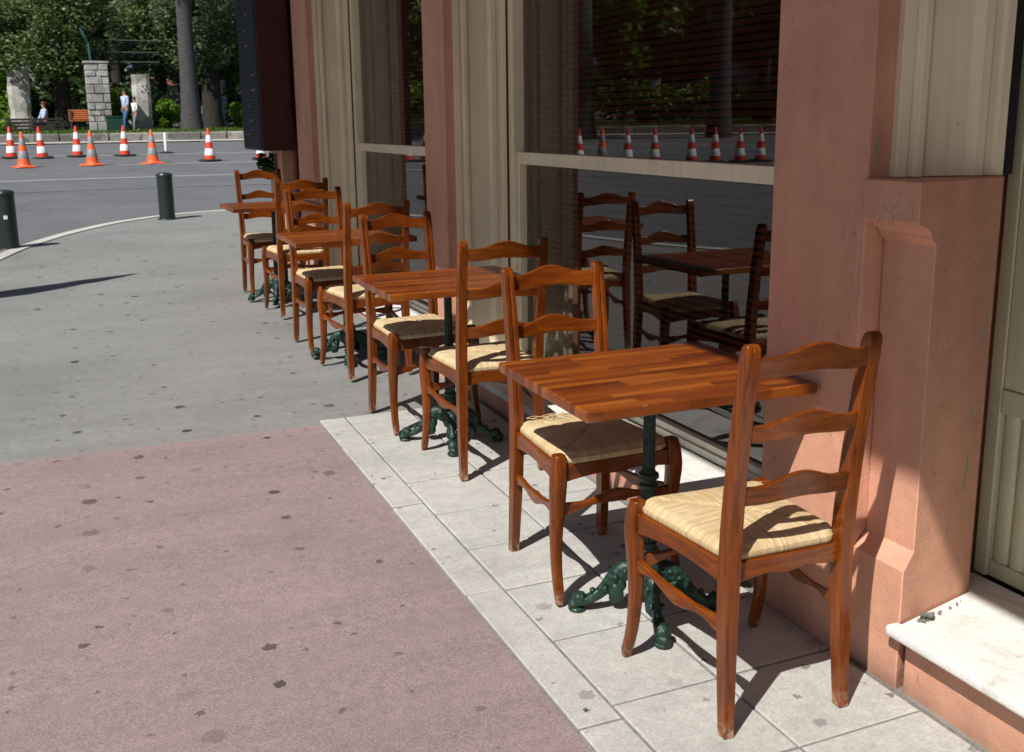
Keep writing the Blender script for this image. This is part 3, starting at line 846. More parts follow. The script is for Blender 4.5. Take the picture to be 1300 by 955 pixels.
# ------------------------------------------------------------------ menu case hung on the wall
mb = empty('menu_case', (1.76, 9.55, 1.25)); tag(mb, 'tall dark maroon wall case with a small-lettered board facing the street', 'menu board')
bm = bmesh.new(); box(bm, -.155, .118, -.45, .50, 0, 2.3); from_bm('case', bm, M['maroon'], mb, bevel=.006)
bm = bmesh.new(); box(bm, -.162, -.1555, -.43, .48, .02, 2.28); fb = from_bm('board', bm, M['board'], mb, bevel=.001)
bm = bmesh.new(); bs = bmesh.new()
z = .08
words = []
row = 0
while z < 2.2:
    y = -.38
    while y < .42:
        L = random.uniform(.02, .07)
        if random.random() < .8: box(bs, -.1645, -.1625, y, min(.43, y+L), z, z+.006)
        y += L+.015
    if row % 4 == 1:
        y = random.uniform(-.3, .2); n = random.randint(2, 5)
        for k in range(n):
            L = random.uniform(.012, .035); words.append((y, L, z)); y += L+.012
    z += .032; row += 1
from_bm('lettering', bs, M['slate'], fb, smooth=False)
bm.free()
for y, L, z in words:
    bm = bmesh.new(); box(bm, -.1645, -.1625, y, y+L, z+.016, z+.028); from_bm('word', bm, M['ochre'], fb, smooth=False)

# ------------------------------------------------------------------ foliage
def leaves(name, clusters, n, size, mat, parent=None, flat=.5, elong=1.6, seed=1):
    """clusters: (x,y,z,rx,ry,rz,weight); leaf-sized quads scattered inside them"""
    r = np.random.default_rng(seed)
    W = np.array([c[6] if len(c) > 6 else c[3]*c[4]*c[5] for c in clusters]); W = W/W.sum()
    idx = r.choice(len(clusters), n, p=W); Cc = np.array([c[:6] for c in clusters])[idx]
    d = r.normal(size=(n, 3)); d /= np.linalg.norm(d, axis=1)[:, None]
    rad = r.random(n)**.45
    p = Cc[:, :3]+d*rad[:, None]*Cc[:, 3:6]
    a = r.normal(size=(n, 3)); a[:, 2] *= flat; a /= np.linalg.norm(a, axis=1)[:, None]
    b = r.normal(size=(n, 3)); b -= (b*a).sum(1)[:, None]*a; b /= np.linalg.norm(b, axis=1)[:, None]
    s = size*(.6+.8*r.random(n))[:, None]
    a = a*s*.5*elong; b = b*s*.5/elong**.3
    V = np.empty((n, 4, 3)); V[:, 0] = p-a; V[:, 1] = p+b*.8; V[:, 2] = p+a; V[:, 3] = p-b*.8
    me = bpy.data.meshes.new(name)
    me.from_pydata(V.reshape(-1, 3).tolist(), [], np.arange(4*n).reshape(n, 4).tolist())
    at = me.attributes.new('tone', 'FLOAT', 'FACE'); at.data.foreach_set('value', r.random(n).astype(np.float32))
    me.update(); return link(name, me, mat, parent)
def crown(cx, cy, cz, rx, ry, rz, k, seed, cl=.30):
    r = np.random.default_rng(seed); out = []
    for i in range(k):
        d = r.normal(size=3); d /= np.linalg.norm(d); q = r.random()**.4*.85
        s = cl*(.6+.8*r.random())
        out.append((cx+d[0]*q*rx, cy+d[1]*q*ry, cz+d[2]*q*rz, rx*s, ry*s, rz*s))
    return out
def tree(x, y, H, trunk_r, cr, mat, n, leaf, label, seed, name='park_tree', barkm='bark', zc=None, k=34, lean=0., group='trees in the park across the road', cat='tree'):
    z = G(x, y)-.03
    t = empty(name, (x, y, z)); tag(t, label, cat, group)
    r = random.Random(seed)
    ch = zc if zc else H-cr[2]
    bm = bmesh.new()
    pts = [(lean*q*ch+r.uniform(-.05,.05)*q, r.uniform(-.05,.05)*q, ch*q) for q in (0,.15,.35,.6,.85,1.)]
    tube(bm, pts, [trunk_r*1.35, trunk_r*1.05, trunk_r, trunk_r*.9, trunk_r*.7, trunk_r*.45], 12)
    for b in range(7):
        q = r.uniform(.5, .95); a = r.uniform(0, 6.28); L = r.uniform(.5, .85)
        p0 = Vector((lean*q*ch, 0, ch*q)); e = Vector((math.cos(a)*cr[0]*L+lean*ch, math.sin(a)*cr[1]*L, ch+r.uniform(-.2,.6)*cr[2]))
        m = (p0+e)/2+Vector((0,0,.3))
        tube(bm, [p0, m, e], [trunk_r*.45, trunk_r*.28, trunk_r*.1], 7)
    from_bm('trunk', bm, M[barkm], t, ang=60)
    leaves('crown', crown(lean*ch, 0, ch, *cr, k, seed), n, leaf, M[mat], t, seed=seed)
    return t
def PA_(ang, r): return (1.5-r*math.sin(R(ang)), r*math.cos(R(ang)))        # angle from +Y towards -X
# unproject helper used only to place far things on the terrain along a bearing: bearing in degrees from +Y towards -X, seen from the camera foot
def BR(ang, r):
    a = R(ang); return (-r*math.sin(a), r*math.cos(a))
def u2ang(u):
    # bearing of picture column u at eye level
    return 23.2389 - math.degrees(math.atan((u-649.4)/1307.*math.cos(.2096)/1.0))*-1 if False else -( .4056*57.29578 + math.degrees(math.atan((u-649.4)/(1307.03/math.cos(.2096)))) )
def at(u, r):
    return BR(u2ang(u+7), r)

tx, ty = at(79, 50); tree(tx, ty, 7.6, .33, (3.6,2.6,2.6), 'olive', 26000, .125, 'large olive tree with a dark trunk behind the dark slatted bench', 21, k=46, zc=4.7)
tx, ty = at(205, 53); tree(tx, ty, 8, .28, (2.5,2.2,3.1), 'olive2', 20000, .13, 'grey-green olive tree between the block pillar and the palm trunk', 22, k=40, zc=4.9)
tx, ty = at(266, 50); tree(tx, ty, 7.6, .42, (2.5,2.2,2.7), 'olive2', 18000, .125, 'olive tree with a leaning dark trunk just right of the palm trunk', 23, k=36, zc=4.9, lean=.03)
tx, ty = at(8, 56); tree(tx, ty, 9, .3, (3.4,2.5,3.4), 'mid', 8000, .22, 'broad green tree at the left edge of the park behind the pale stone pillar', 24, k=36, zc=5.)
tx, ty = at(150, 62); tree(tx, ty, 9.5, .3, (3.0,2.5,1.8), 'olive', 6000, .24, 'tall tree behind the pergola above the walking woman', 25, k=28, zc=7.4)
tx, ty = at(296, 51)
ot = tree(tx, ty, 4.6, .09, (1.3,1.2,1.5), 'mid', 5200, .16, 'small orange tree with fruit beside the menu case', 26, 'orange_tree', zc=3.3, k=20)
for k in range(9):
    r_ = random.Random(50+k); bm = bmesh.new()
    blob(bm, (r_.uniform(-1.1,.6), -1.15+r_.uniform(-.15,.2), 3.2+r_.uniform(-.5,.9)), .13, 2)
    from_bm('fruit', bm, M['fruit'], ot)
# palms
def palm(x, y, H, r0, r1, label, seed, nf=34, fl=3.2):
    z = G(x, y)-.03; t = empty('palm_tree', (x, y, z)); tag(t, label, 'palm tree', 'palm trees in the park')
    bm = bmesh.new(); prof = []
    n = 46
    for i in range(n+1):
        u = i/n; rr = r0*(1-u)+r1*u+r0*.35*math.exp(-u*9); rr *= 1+.05*(i % 2)
        prof.append((rr, u*H))
    lathe(bm, prof, 18); from_bm('trunk', bm, M['palmbark'], t, ang=60)
    r = random.Random(seed); V, F, T = [], [], []
    for f in range(nf):
        a = r.uniform(0, 6.28); el = r.uniform(-.5, 1.2); L = fl*r.uniform(.8, 1.1)
        p = Vector((0,0,H)); d = Vector((math.cos(a)*math.cos(el), math.sin(a)*math.cos(el), math.sin(el)))
        for s in range(26):
            q = p+d*(L/26); side = d.cross(Vector((0,0,1))).normalized(); up = side.cross(d)
            ll = .55*math.sin(math.pi*min(1, (s+2)/28))**.6
            for sg in (-1, 1):
                e = q+(side*sg*.75+d*.6+up*.15+Vector((0,0,-.25)))*ll
                i0 = len(V); w = d*.035
                V += [tuple(q-w), tuple(q+w), tuple(e)]; F.append((i0, i0+1, i0+2)); T.append(r.random())
            i0 = len(V); V += [tuple(p-side*.02), tuple(p+side*.02), tuple(q+side*.02), tuple(q-side*.02)]; F.append((i0, i0+1, i0+2, i0+3)); T.append(.8)
            p = q; d = (d+Vector((0,0,-.055-.02*s/26))).normalized()
    me = bpy.data.meshes.new('fronds'); me.from_pydata(V, [], F); at_ = me.attributes.new('tone', 'FLOAT', 'FACE'); at_.data.foreach_set('value', T)
    link('fronds', me, M['mid'], t)
tx, ty = at(240, 46.5); palm(tx, ty, 9.5, .36, .24, 'grey palm trunk rising beside the leaning olive in front of the pale shrub', 3)
palm(-14.6, 37.4, 8.2, .50, .42, 'thick palm left of the picture, mirrored in the near shop window', 4, 44, 3.6)
palm(-19.2, 34.5, 8.6, .40, .34, 'second palm left of the picture, farther along the road', 5, 40, 3.4)
# trees further left, seen mirrored in the windows
for i, (a, r_, H_, m_, lab) in enumerate([(13, 50, 8, 'olive', 'bushy olive tree left of the picture next to the first bench'),(20, 52, 9, 'deep', 'dark tree left of the picture before the thick palm'),(27.5, 49, 8, 'mid', 'green tree left of the picture behind the thick palm'),
      (34, 50, 9, 'deep', 'dark tree left of the picture beside the second palm'),(40, 48, 8, 'olive2', 'grey-green tree left of the picture past the palms'),(47, 50, 9, 'deep', 'last dark tree left of the picture along the park wall')]):
    x_, y_ = PA_(a, r_); tree(x_, y_, H_, .3, (3.3,2.8,3.), m_, 4500, .30, lab, 60+i, k=26, zc=4.8)
# far rows of big trees closing the view
for i in range(11):
    x_, y_ = PA_(-16+7.6*i, 70+3*(i % 3)); far_lab = ['dark tall tree','broad dark tree','round dark tree'][i % 3]
    tree(x_, y_, 12, .4, (5.2,4.,5.2), 'deep', 3400, .55, '%s of the far row, %s' % (far_lab, ['behind the building corner','behind the menu case','behind the palm trunk','behind the grey-green olive','behind the left edge pillar','just left of the picture','second left of the picture','third left of the picture','fourth left of the picture','fifth left of the picture','sixth left of the picture'][i]), 90+i, k=26, zc=5.6, group='far row of tall trees')
# shrubs
def shrub(name, x, y, w, h, mat, n, leaf, label, seed, elong=1.5, group='shrubs under the park trees'):
    z = G(x, y)-.02; t = empty(name, (x, y, z)); tag(t, label, 'shrub', group)
    bm = bmesh.new(); r = random.Random(seed)
    for k in range(7): tube(bm, [(0,0,0),(r.uniform(-.3,.3)*w, r.uniform(-.3,.3)*w, h*.7)], [.03,.01], 5)
    from_bm('stems', bm, M['bark'], t)
    leaves('foliage', crown(0,0,h*.5,w/2,w/2,h*.5,18,seed,.38), n, leaf, M[mat], t, elong=elong, seed=seed)
for (u, r_, w, h, m_, n_, lf, lab, sd) in [
   (148, 54, 2.1, 1.9, 'bright', 2600, .16, 'bright yellow-green shrub between block pillar and the walking woman', 31),
   (202, 52, 1.6, 2.2, 'silver', 2400, .15, 'pale silvery shrub right of the ivy pillar', 32),
   (212, 50, 1.2, 1.3, 'bright', 1400, .13, 'low bright green shrub left of the palm trunk', 33),
   (8, 52, 2.6, 3.4, 'bright', 2400, .18, 'tall bright green shrub at the left edge', 34),
   (302, 48.5, 1.0, 1.3, 'bright', 1500, .12, 'leafy bright shrub beside the menu case at the wall', 35),
   (4, 47.5, .9, .5, 'bright', 700, .10, 'low green clump at the left end of the dark bench', 36),
   (30, 60, 3.4, 2.6, 'deep', 2200, .25, 'dark shrub behind the seated person', 37),
   (120, 62, 3.6, 3.0, 'deep', 2200, .25, 'dark shrub behind the block stone pillar', 38),
   (183, 62, 3.6, 3.2, 'deep', 2200, .25, 'dark shrub behind the ivy pillar', 39),
   (228, 58, 3.6, 3.4, 'deep', 2600, .25, 'dark shrub behind the palm trunk', 40),
   (285, 58, 4.0, 3.6, 'deep', 2600, .25, 'dark shrub behind the orange tree', 41),
   (70, 62, 3.4, 3.2, 'deep', 2200, .25, 'dark shrub behind the olive trunk', 42)]:
    x_, y_ = at(u, r_); shrub('shrub', x_, y_, w, h, m_, n_, lf, lab, sd)
x_, y_ = PA_(30, 47.5); t = empty('hedge', (x_, y_, G(x_, y_)-.02)); tag(t, 'long uneven green hedge behind the park wall past the left edge of the picture', 'hedge')
cl = []
for i in range(60):
    a, b = PA_(10+.68*i, 47.5+random.uniform(-.5,.5)); cl.append((a-x_, b-y_, random.uniform(.5,1.5), .9, .9, random.uniform(.5,.9)))
leaves('foliage', cl, 14000, .20, M['mid'], t, seed=140)
# spiky plant
x_, y_ = at(98, 52.5)
z = G(x_, y_); t = empty('yucca', (x_, y_, z)); tag(t, 'spiky silver-green yucca behind the orange-brown bench', 'plant')
V, F, T = [], [], []; r = random.Random(8)
for k in range(90):
    a = r.uniform(0, 6.28); el = r.uniform(.1, 1.5); L = r.uniform(.7, 1.5); d = Vector((math.cos(a)*math.cos(el), math.sin(a)*math.cos(el), math.sin(el))); s = d.cross(Vector((0,0,1))).normalized()*.035
    b = Vector((r.uniform(-.3,.3), r.uniform(-.3,.3), r.uniform(0,.4))); i0 = len(V)
    V += [tuple(b-s), tuple(b+s), tuple(b+d*L)]; F.append((i0,i0+1,i0+2)); T.append(r.random())
me = bpy.data.meshes.new('leaves'); me.from_pydata(V, [], F); q = me.attributes.new('tone', 'FLOAT', 'FACE'); q.data.foreach_set('value', T)
link('leaves', me, M['silver'], t)
# grass
gr = bmesh.new()
V, F, T = [], [], []; r = random.Random(5)
for k in range(26000):
    a = r.uniform(-12, 22) if k % 3 else r.uniform(22, 52); rr = 43.5+9*r.random()**1.6; x, y = PA_(a, rr); h = r.uniform(.03, .09); aa = r.uniform(0, 6.28); w = .03; z = G(x, y)-.005
    i0 = len(V); V += [(x-w*math.cos(aa), y-w*math.sin(aa), z), (x+w*math.cos(aa), y+w*math.sin(aa), z), (x+r.uniform(-.04,.04), y+r.uniform(-.04,.04), z+h)]; F.append((i0,i0+1,i0+2)); T.append(r.random())
gr.free()
me = bpy.data.meshes.new('grass'); me.from_pydata(V, [], F); q = me.attributes.new('tone', 'FLOAT', 'FACE'); q.data.foreach_set('value', T)
tag(link('grass', me, M['grass']), kind='stuff')

# ------------------------------------------------------------------ park furniture and walls
# low stone retaining wall: blocks with rough joints
bm = bmesh.new(); r = random.Random(3)
a = -14.
while a < 60:
    da = r.uniform(1.0, 2.6); da = min(da, 60-a); inn = 43.03+r.uniform(-.03,.02)
    n = 3; rings = []
    for i in range(n+1):
        aa = a+.035+(da-.07)*i/n; ring = []
        for rr, zz in ((inn,.0),(inn-.01,.34),(inn+.03,.375),(43.42,.378),(43.42,.0)):
            x, y = PA_(aa, rr); ring.append((x, y, .80+zz+.02*r.random()))
        rings.append(ring)
    loft(bm, rings); a += da
tag(from_bm('retaining_wall', bm, M['wallstone'], None, ang=40, bevel=.02), 'low grey stone block wall holding up the park lawn', 'wall')
bm = bmesh.new(); ribbon(bm, arc(42.8, -16, 75, 90), .45, GR, .03)
tag(from_bm('gutter_kerb', bm, M['kerb'], None), kind='structure')

def pillar(u, r_, w, h, mat, blocks, label, ivy=None):
    x, y = at(u, r_); z = G(x, y)-.05; t = empty('stone_pillar', (x, y, z)); tag(t, label, 'pillar', 'stone pillars of the park pergola')
    bm = bmesh.new(); rr = random.Random(int(u))
    if blocks:
        zz = 0
        while zz < h-.05:
            bh = rr.uniform(.20, .42); nb = rr.choice((2, 3)); xs = [-w/2]+sorted(rr.uniform(-w*.25, w*.3) for _ in range(nb-1))+[w/2]
            for p, q in zip(xs, xs[1:]):
                if q-p > .08: box(bm, p+.022, q-.022, -w/2-rr.uniform(0,.05), w/2+rr.uniform(-.02,.02), zz+.022, min(h, zz+bh)-.020)
            box(bm, -w/2+.03, w/2-.03, -w/2+.03, w/2-.03, zz, min(h, zz+bh)); zz += bh
        box(bm, -w/2-.04, w/2+.04, -w/2-.04, w/2+.04, h, h+.08)
    else:
        rings = []
        for i in range(15):
            q = i/14; ww = w/2*(1+.10*mnoise.noise(Vector((q*5, u, 0)))); off = .04*mnoise.noise(Vector((q*3, u, 4)))
            rings.append([(off+a_*ww, b_*ww, q*h) for a_, b_ in ((-1,-.8),(-.6,-1),(.6,-1),(1,-.8),(1,.8),(.6,1),(-.6,1),(-1,.8))])
        loft(bm, rings)
    from_bm('shaft', bm, M[mat], t, ang=25, bevel=.015 if blocks else .01)
    if ivy: leaves('ivy', [(w*.35,-.1,h*.75,w*.5,w*.5,h*.3),(w*.4,-.1,h*.3,w*.25,w*.5,h*.3)], ivy, .12, M['deep'], t, seed=int(u))
pillar(25, 50, .85, 2.55, 'stone', False, 'pale rough stone pillar behind the dark slatted bench at the left')
pillar(124.5, 47, .92, 2.75, 'blockstone', True, 'pillar of squared stone blocks beside the orange-brown bench')
pillar(179, 48.5, .72, 2.35, 'stone', False, 'cream stone pillar right behind the walking child', 260)
pillar(277, 51, .62, 2.2, 'stone', False, 'narrow pale stone pillar under the orange tree', 700)
# pergola beams: metal rails across the pillars
t = empty('pergola', (*at(130, 49), G(*at(130, 49)))); tag(t, 'dark metal pergola rails and teal post across the stone pillars', 'pergola')
cx, cy, cz = t.location
for zz, m_ in ((2.85,'wire'),(3.25,'wire'),(3.75,'wire')):
    for dr in (0, 1.6):
        bm = bmesh.new(); pts = [(at(u, 49+dr+(.3 if zz > 3 else 0))[0]-cx, at(u, 49+dr)[1]-cy, zz) for u in (80,110,140,172,205)]
        tube(bm, pts, .028, 6); from_bm('rail', bm, M[m_], t)
bm = bmesh.new(); x0, y0 = at(119, 48.2); tube(bm, [(x0-cx, y0-cy, 2.7), (x0-cx-.03, y0-cy, 3.5), (x0-cx-.3, y0-cy, 4.2)], .05, 8); from_bm('post', bm, M['teal'], t)
def bench(u, r_, w, mat, label, dark=False):
    x, y = at(u, r_); t = empty('park_bench', (x, y, G(x, y)-.01), R(u2ang(u))); tag(t, label, 'bench', 'park benches')
    bm = bmesh.new()
    for k in range(4): box(bm, -w/2, w/2, -.05+k*.11, .04+k*.11, .40, .43)
    from_bm('seat', bm, M[mat], t, bevel=.006)
    bm = bmesh.new()
    for k in range(5 if not dark else 4): box(bm, -w/2, w/2, .44+k*.02, .47+k*.02, .47+k*.085, .535+k*.085) if not dark else box(bm, -w/2, w/2, -.10, -.07, .08+k*.13, .16+k*.13)
    from_bm('backrest', bm, M[mat], t, bevel=.006)
    for s in (-1, 1):
        bm = bmesh.new(); box(bm, s*w*.42-.03, s*w*.42+.03, -.04, .02, 0, .40); box(bm, s*w*.42-.03, s*w*.42+.03, .40, .47, 0, .90 if not dark else .5); from_bm('leg', bm, M['wire'], t)
bench(41, 45.8, 2.1, 'benchdark', 'dark slatted bench in shade at the left with a person sitting on it', True)
bench(101, 47.2, 1.0, 'bench', 'orange-brown slatted bench left of the block stone pillar')
x_, y_ = at(143.5, 46.3); t = empty('litter_bin', (x_, y_, G(x_, y_)-.01)); tag(t, 'dark green square litter bin between block pillar and the woman', 'bin')
bm = bmesh.new(); box(bm, -.36, .36, -.25, .25, .03, .55); box(bm, -.30, .30, -.2, .2, 0, .03); from_bm('body', bm, M['bin'], t, bevel=.015)
bm = bmesh.new(); box(bm, -.38, .38, -.27, .27, .552, .60); from_bm('rim', bm, M['bin'], t, bevel=.01)
x_, y_ = at(197, 57); t = empty('garden_kiosk', (x_, y_, G(x_, y_)-.05)); tag(t, 'small pale hut half hidden by shrubs right of the cream pillar', 'hut')
bm = bmesh.new(); box(bm, -1., 1., -1., 1., 0, 2.0); from_bm('wall', bm, M['farblue'], t); bm = bmesh.new(); loft(bm, [[(x*s, y*s, z) for x, y in ((-1.2,-1.2),(1.2,-1.2),(1.2,1.2),(-1.2,1.2))] for s, z in ((1,2.01),(.1,2.6))]); from_bm('roof', bm, M['roof'], t)
bm = bmesh.new(); box(bm, -.3, .3, -1.03, -1.004, .0, 1.6); from_bm('door', bm, M['shutter'], t)

# far houses
def house(x, y, w, d, h, rot, mat, label, fl, rough='shutter'):
    t = empty('town_house', (x, y, 1.5), rot); tag(t, label, 'building', 'town houses beyond the park')
    bm = bmesh.new(); box(bm, -w/2, w/2, -d/2, d/2, -1, h); from_bm('wall', bm, M[mat], t)
    bm = bmesh.new(); box(bm, -w/2-.5, w/2+.5, -d/2-.5, d/2+.5, h+.003, h+.35); from_bm('roof', bm, M['roof'], t)
    nx = int(w/3)
    for i in range(nx):
        for j in range(fl):
            cx_ = -w/2+(i+.5)*w/nx; z0 = 1.2+j*3.2
            bm = bmesh.new(); box(bm, cx_-.55, cx_+.55, -d/2-.05, -d/2+.02, z0, z0+1.9); f = from_bm('window', bm, M['farglass'], t)
            bm = bmesh.new(); box(bm, cx_-1.1, cx_-.56, -d/2-.12, -d/2-.052, z0, z0+1.9); box(bm, cx_+.56, cx_+1.1, -d/2-.12, -d/2-.052, z0, z0+1.9); from_bm('shutters', bm, M[rough], f)
            if (i+j) % 2 == 0:
                bm = bmesh.new(); box(bm, cx_-1.4, cx_+1.4, -d/2-1., -d/2-.121, z0-.3, z0-.12)
                for q in range(12): box(bm, cx_-1.38+q*.245, cx_-1.35+q*.245, -d/2-.99, -d/2-.96, z0-.119, z0+.8)
                box(bm, cx_-1.4, cx_+1.4, -d/2-1., -d/2-.95, z0+.801, z0+.86); from_bm('balcony', bm, M[rough], t)
hx, hy = at(150, 95); house(hx, hy, 26, 12, 15, R(-2), 'farblue', 'pale blue-grey town house glimpsed through the trees above the block pillar', 4)
hx, hy = PA_(22, 88); house(hx, hy, 22, 12, 16, R(20), 'farwall', 'cream town house left of the picture, mirrored in the shop windows', 4)
hx, hy = PA_(38, 90); house(hx, hy, 24, 12, 14, R(36), 'farblue', 'grey-blue town house at the far left, mirrored in the near window', 4)

# ------------------------------------------------------------------ cones, bollards, post
def make_cone(kind):
    t = empty('traffic_cone'); H = .90
    body, band = ('red', 'wband') if kind == 'w' else ('orange', 'gband')
    r0, r1 = (.155, .030)
    bm = bmesh.new(); z0 = .035
    if kind == 'w': lathe(bm, [(r0,z0),(r1,.885),(r1*.7,.90)], 28)
    else: lathe(bm, [(.20,.02),(.165,.05),(r0,.09),(r1,.885),(r1*.7,.90)], 28)
    from_bm('body', bm, M[body], t, ang=50)
    zb_ = z0 if kind == 'w' else .09
    rr = lambda z: r0+(r1-r0)*(z-zb_)/(.885-zb_)
    for a, b in ((.155,.345),(.52,.715)) if kind == 'w' else ((.22,.41),(.56,.73)):
        bm = bmesh.new(); lathe(bm, [(rr(a)+.001,a),(rr(a)+.004,a+.003),(rr(b)+.004,b-.003),(rr(b)+.001,b)], 28); from_bm('band', bm, M[band], t, ang=50)
    bm = bmesh.new()
    if kind == 'w':
        loft(bm, [[(x*s, y*s, z) for x, y in ((-.21,-.25),(.21,-.25),(.25,-.21),(.25,.21),(.21,.25),(-.21,.25),(-.25,.21),(-.25,-.21))] for s, z in ((1,0),(1,.03),(.9,.045),(.6,.05))])
        from_bm('base', bm, M['rubber'], t)
    else:
        loft(bm, [[(x*s, y*s, z) for x, y in ((-.21,-.25),(.21,-.25),(.25,-.21),(.25,.21),(.21,.25),(-.21,.25),(-.25,.21),(-.25,-.21))] for s, z in ((1.05,0),(1.02,.02),(.8,.035))])
        from_bm('base', bm, M[body], t)
    return t
cw, co = make_cone('w'), make_cone('o')
CW = [(-1.291,33.754,'leftmost red and white cone, at the left edge of the picture'),(-.46,33.409,'second red and white cone from the left, its top leaning'),(.491,33.854,'third red and white cone from the left, below the olive trunk'),
      (1.813,33.708,'fourth red and white cone, in front of the walking woman'),(3.863,30.35,'red and white cone standing alone left of the menu case'),(5.334,30.57,'red and white cone half hidden under the menu case')]
CWX = [(-3.92, 27.97), (-4.32, 27.8), (-4.78, 27.6), (-7.19, 24.9), (-7.99, 24.55), (-9.16, 24.04), (-9.81, 23.76), (-10.7, 23.38), (-11.27, 23.13), (-11.87, 22.87), (-12.37, 22.66)]
ordn = ['first','second','third','fourth','fifth','sixth','seventh','eighth','ninth','tenth','eleventh','twelfth']
for i, q in enumerate(CW+[(a, b, '%s red and white cone past the left edge, seen mirrored in the window' % ordn[k]) for k, (a, b) in enumerate(CWX)]):
    c = cw if i == 0 else copy_tree(cw)
    c.location = (q[0], q[1], GR(q[0], q[1])-.008); c.rotation_euler = (0, 0, random.uniform(-.4, .4)+R(15))
    if i == 1: c.rotation_euler = (R(1), R(-4), .3)
    tag(c, q[2], 'traffic cone', 'red and white traffic cones on the road')
CO = [(-.871,29.714,'leftmost orange and grey cone, in front of the first red cones'),(.774,29.871,'middle orange and grey cone on the road'),(2.315,30.007,'rightmost orange and grey cone, next to the thin white post'),(-8.55,24.31,'orange and grey cone past the left edge, seen mirrored in the window')]
for i, q in enumerate(CO):
    c = co if i == 0 else copy_tree(co)
    c.location = (q[0], q[1], GR(q[0], q[1])-.008); c.rotation_euler = (0, 0, random.uniform(0, 1)); tag(c, q[2], 'traffic cone', 'orange and grey traffic cones on the road')
# delineator post
x, y = 3.099, 34.796; t = empty('delineator_post', (x, y, GR(x, y)-.012)); tag(t, 'thin white marker post with black foot on the road between cones', 'post')
bm = bmesh.new(); lathe(bm, [(.045,.03),(.04,.62),(.02,.64)], 14); from_bm('post', bm, M['wband'], t, ang=50)
bm = bmesh.new(); lathe(bm, [(.24,0),(.24,.02),(.10,.045),(.06,.06)], 20); from_bm('base', bm, M['rubber'], t)
# bollards
def make_bollard():
    t = empty('bollard'); bm = bmesh.new()
    lathe(bm, [(.105,0),(.105,.585),(.110,.590),(.110,.612),(.100,.628),(.06,.640)], 32); from_bm('body', bm, M['bollard'], t, ang=30)
    bm = bmesh.new(); lathe(bm, [(.135,0),(.13,.012),(.106,.016)], 32); from_bm('collar', bm, M['bollard'], t)
    return t
b0 = make_bollard(); b1 = copy_tree(b0)
for b, (x, y, lab) in ((b0, (1.293,15.1,'dark green bollard standing alone at the curve of the kerb')),(b1, (-.605,12.55,'dark bollard cut by the left edge of the picture, nearest the camera'))):
    b.location = (x, y, G(x, y)-.01); tag(b, lab, 'bollard', 'bollards along the kerb')
bm = bmesh.new(); box(bm, -.02, .02, -.1085, -.1055, .33, .37); tag(from_bm('sticker', bm, M['sticker'], b1), 'small pale sticker')
# potted plant at the end of the wall
x, y = 1.845, 10.03; t = empty('hanging_plant', (x, y, 1.02)); tag(t, 'small dark leafy plant hung on the wall just below the menu case', 'plant')
bm = bmesh.new(); lathe(bm, [(.02,-.06),(.045,-.05),(.058,.05),(.062,.06),(.05,.06)], 20, c=(-.03,0)); box(bm, -.03, .034, -.008, .008, .02, .035); from_bm('pot', bm, M['pot'], t, ang=40)
leaves('foliage', crown(-.05,0,.10,.09,.10,.13,14,5,.4), 600, .035, M['deep'], t, seed=5)

# ------------------------------------------------------------------ people
def skin_mesh(name, verts, edges, radii, mat, parent, sub=1):
    me = bpy.data.meshes.new(name); me.from_pydata(verts, edges, [])
    o = bpy.data.objects.new(name, me); COL.objects.link(o)
    m = o.modifiers.new('s', 'SKIN'); m.use_smooth_shade = True
    for i, r_ in enumerate(radii):
        me.skin_vertices[0].data[i].radius = r_ if hasattr(r_, '__len__') else (r_, r_)
    me.skin_vertices[0].data[0].use_root = True
    s = o.modifiers.new('d', 'SUBSURF'); s.levels = sub+1; s.render_levels = sub+1
    dg = bpy.context.evaluated_depsgraph_get(); ev = o.evaluated_get(dg)
    nm = bpy.data.meshes.new_from_object(ev, preserve_all_data_layers=False, depsgraph=dg)
    bpy.data.objects.remove(o); bpy.data.meshes.remove(me)
    for p in nm.polygons: p.use_smooth = True
    nm.name = name; nm.materials.clear()
    return link(name, nm, mat, parent)
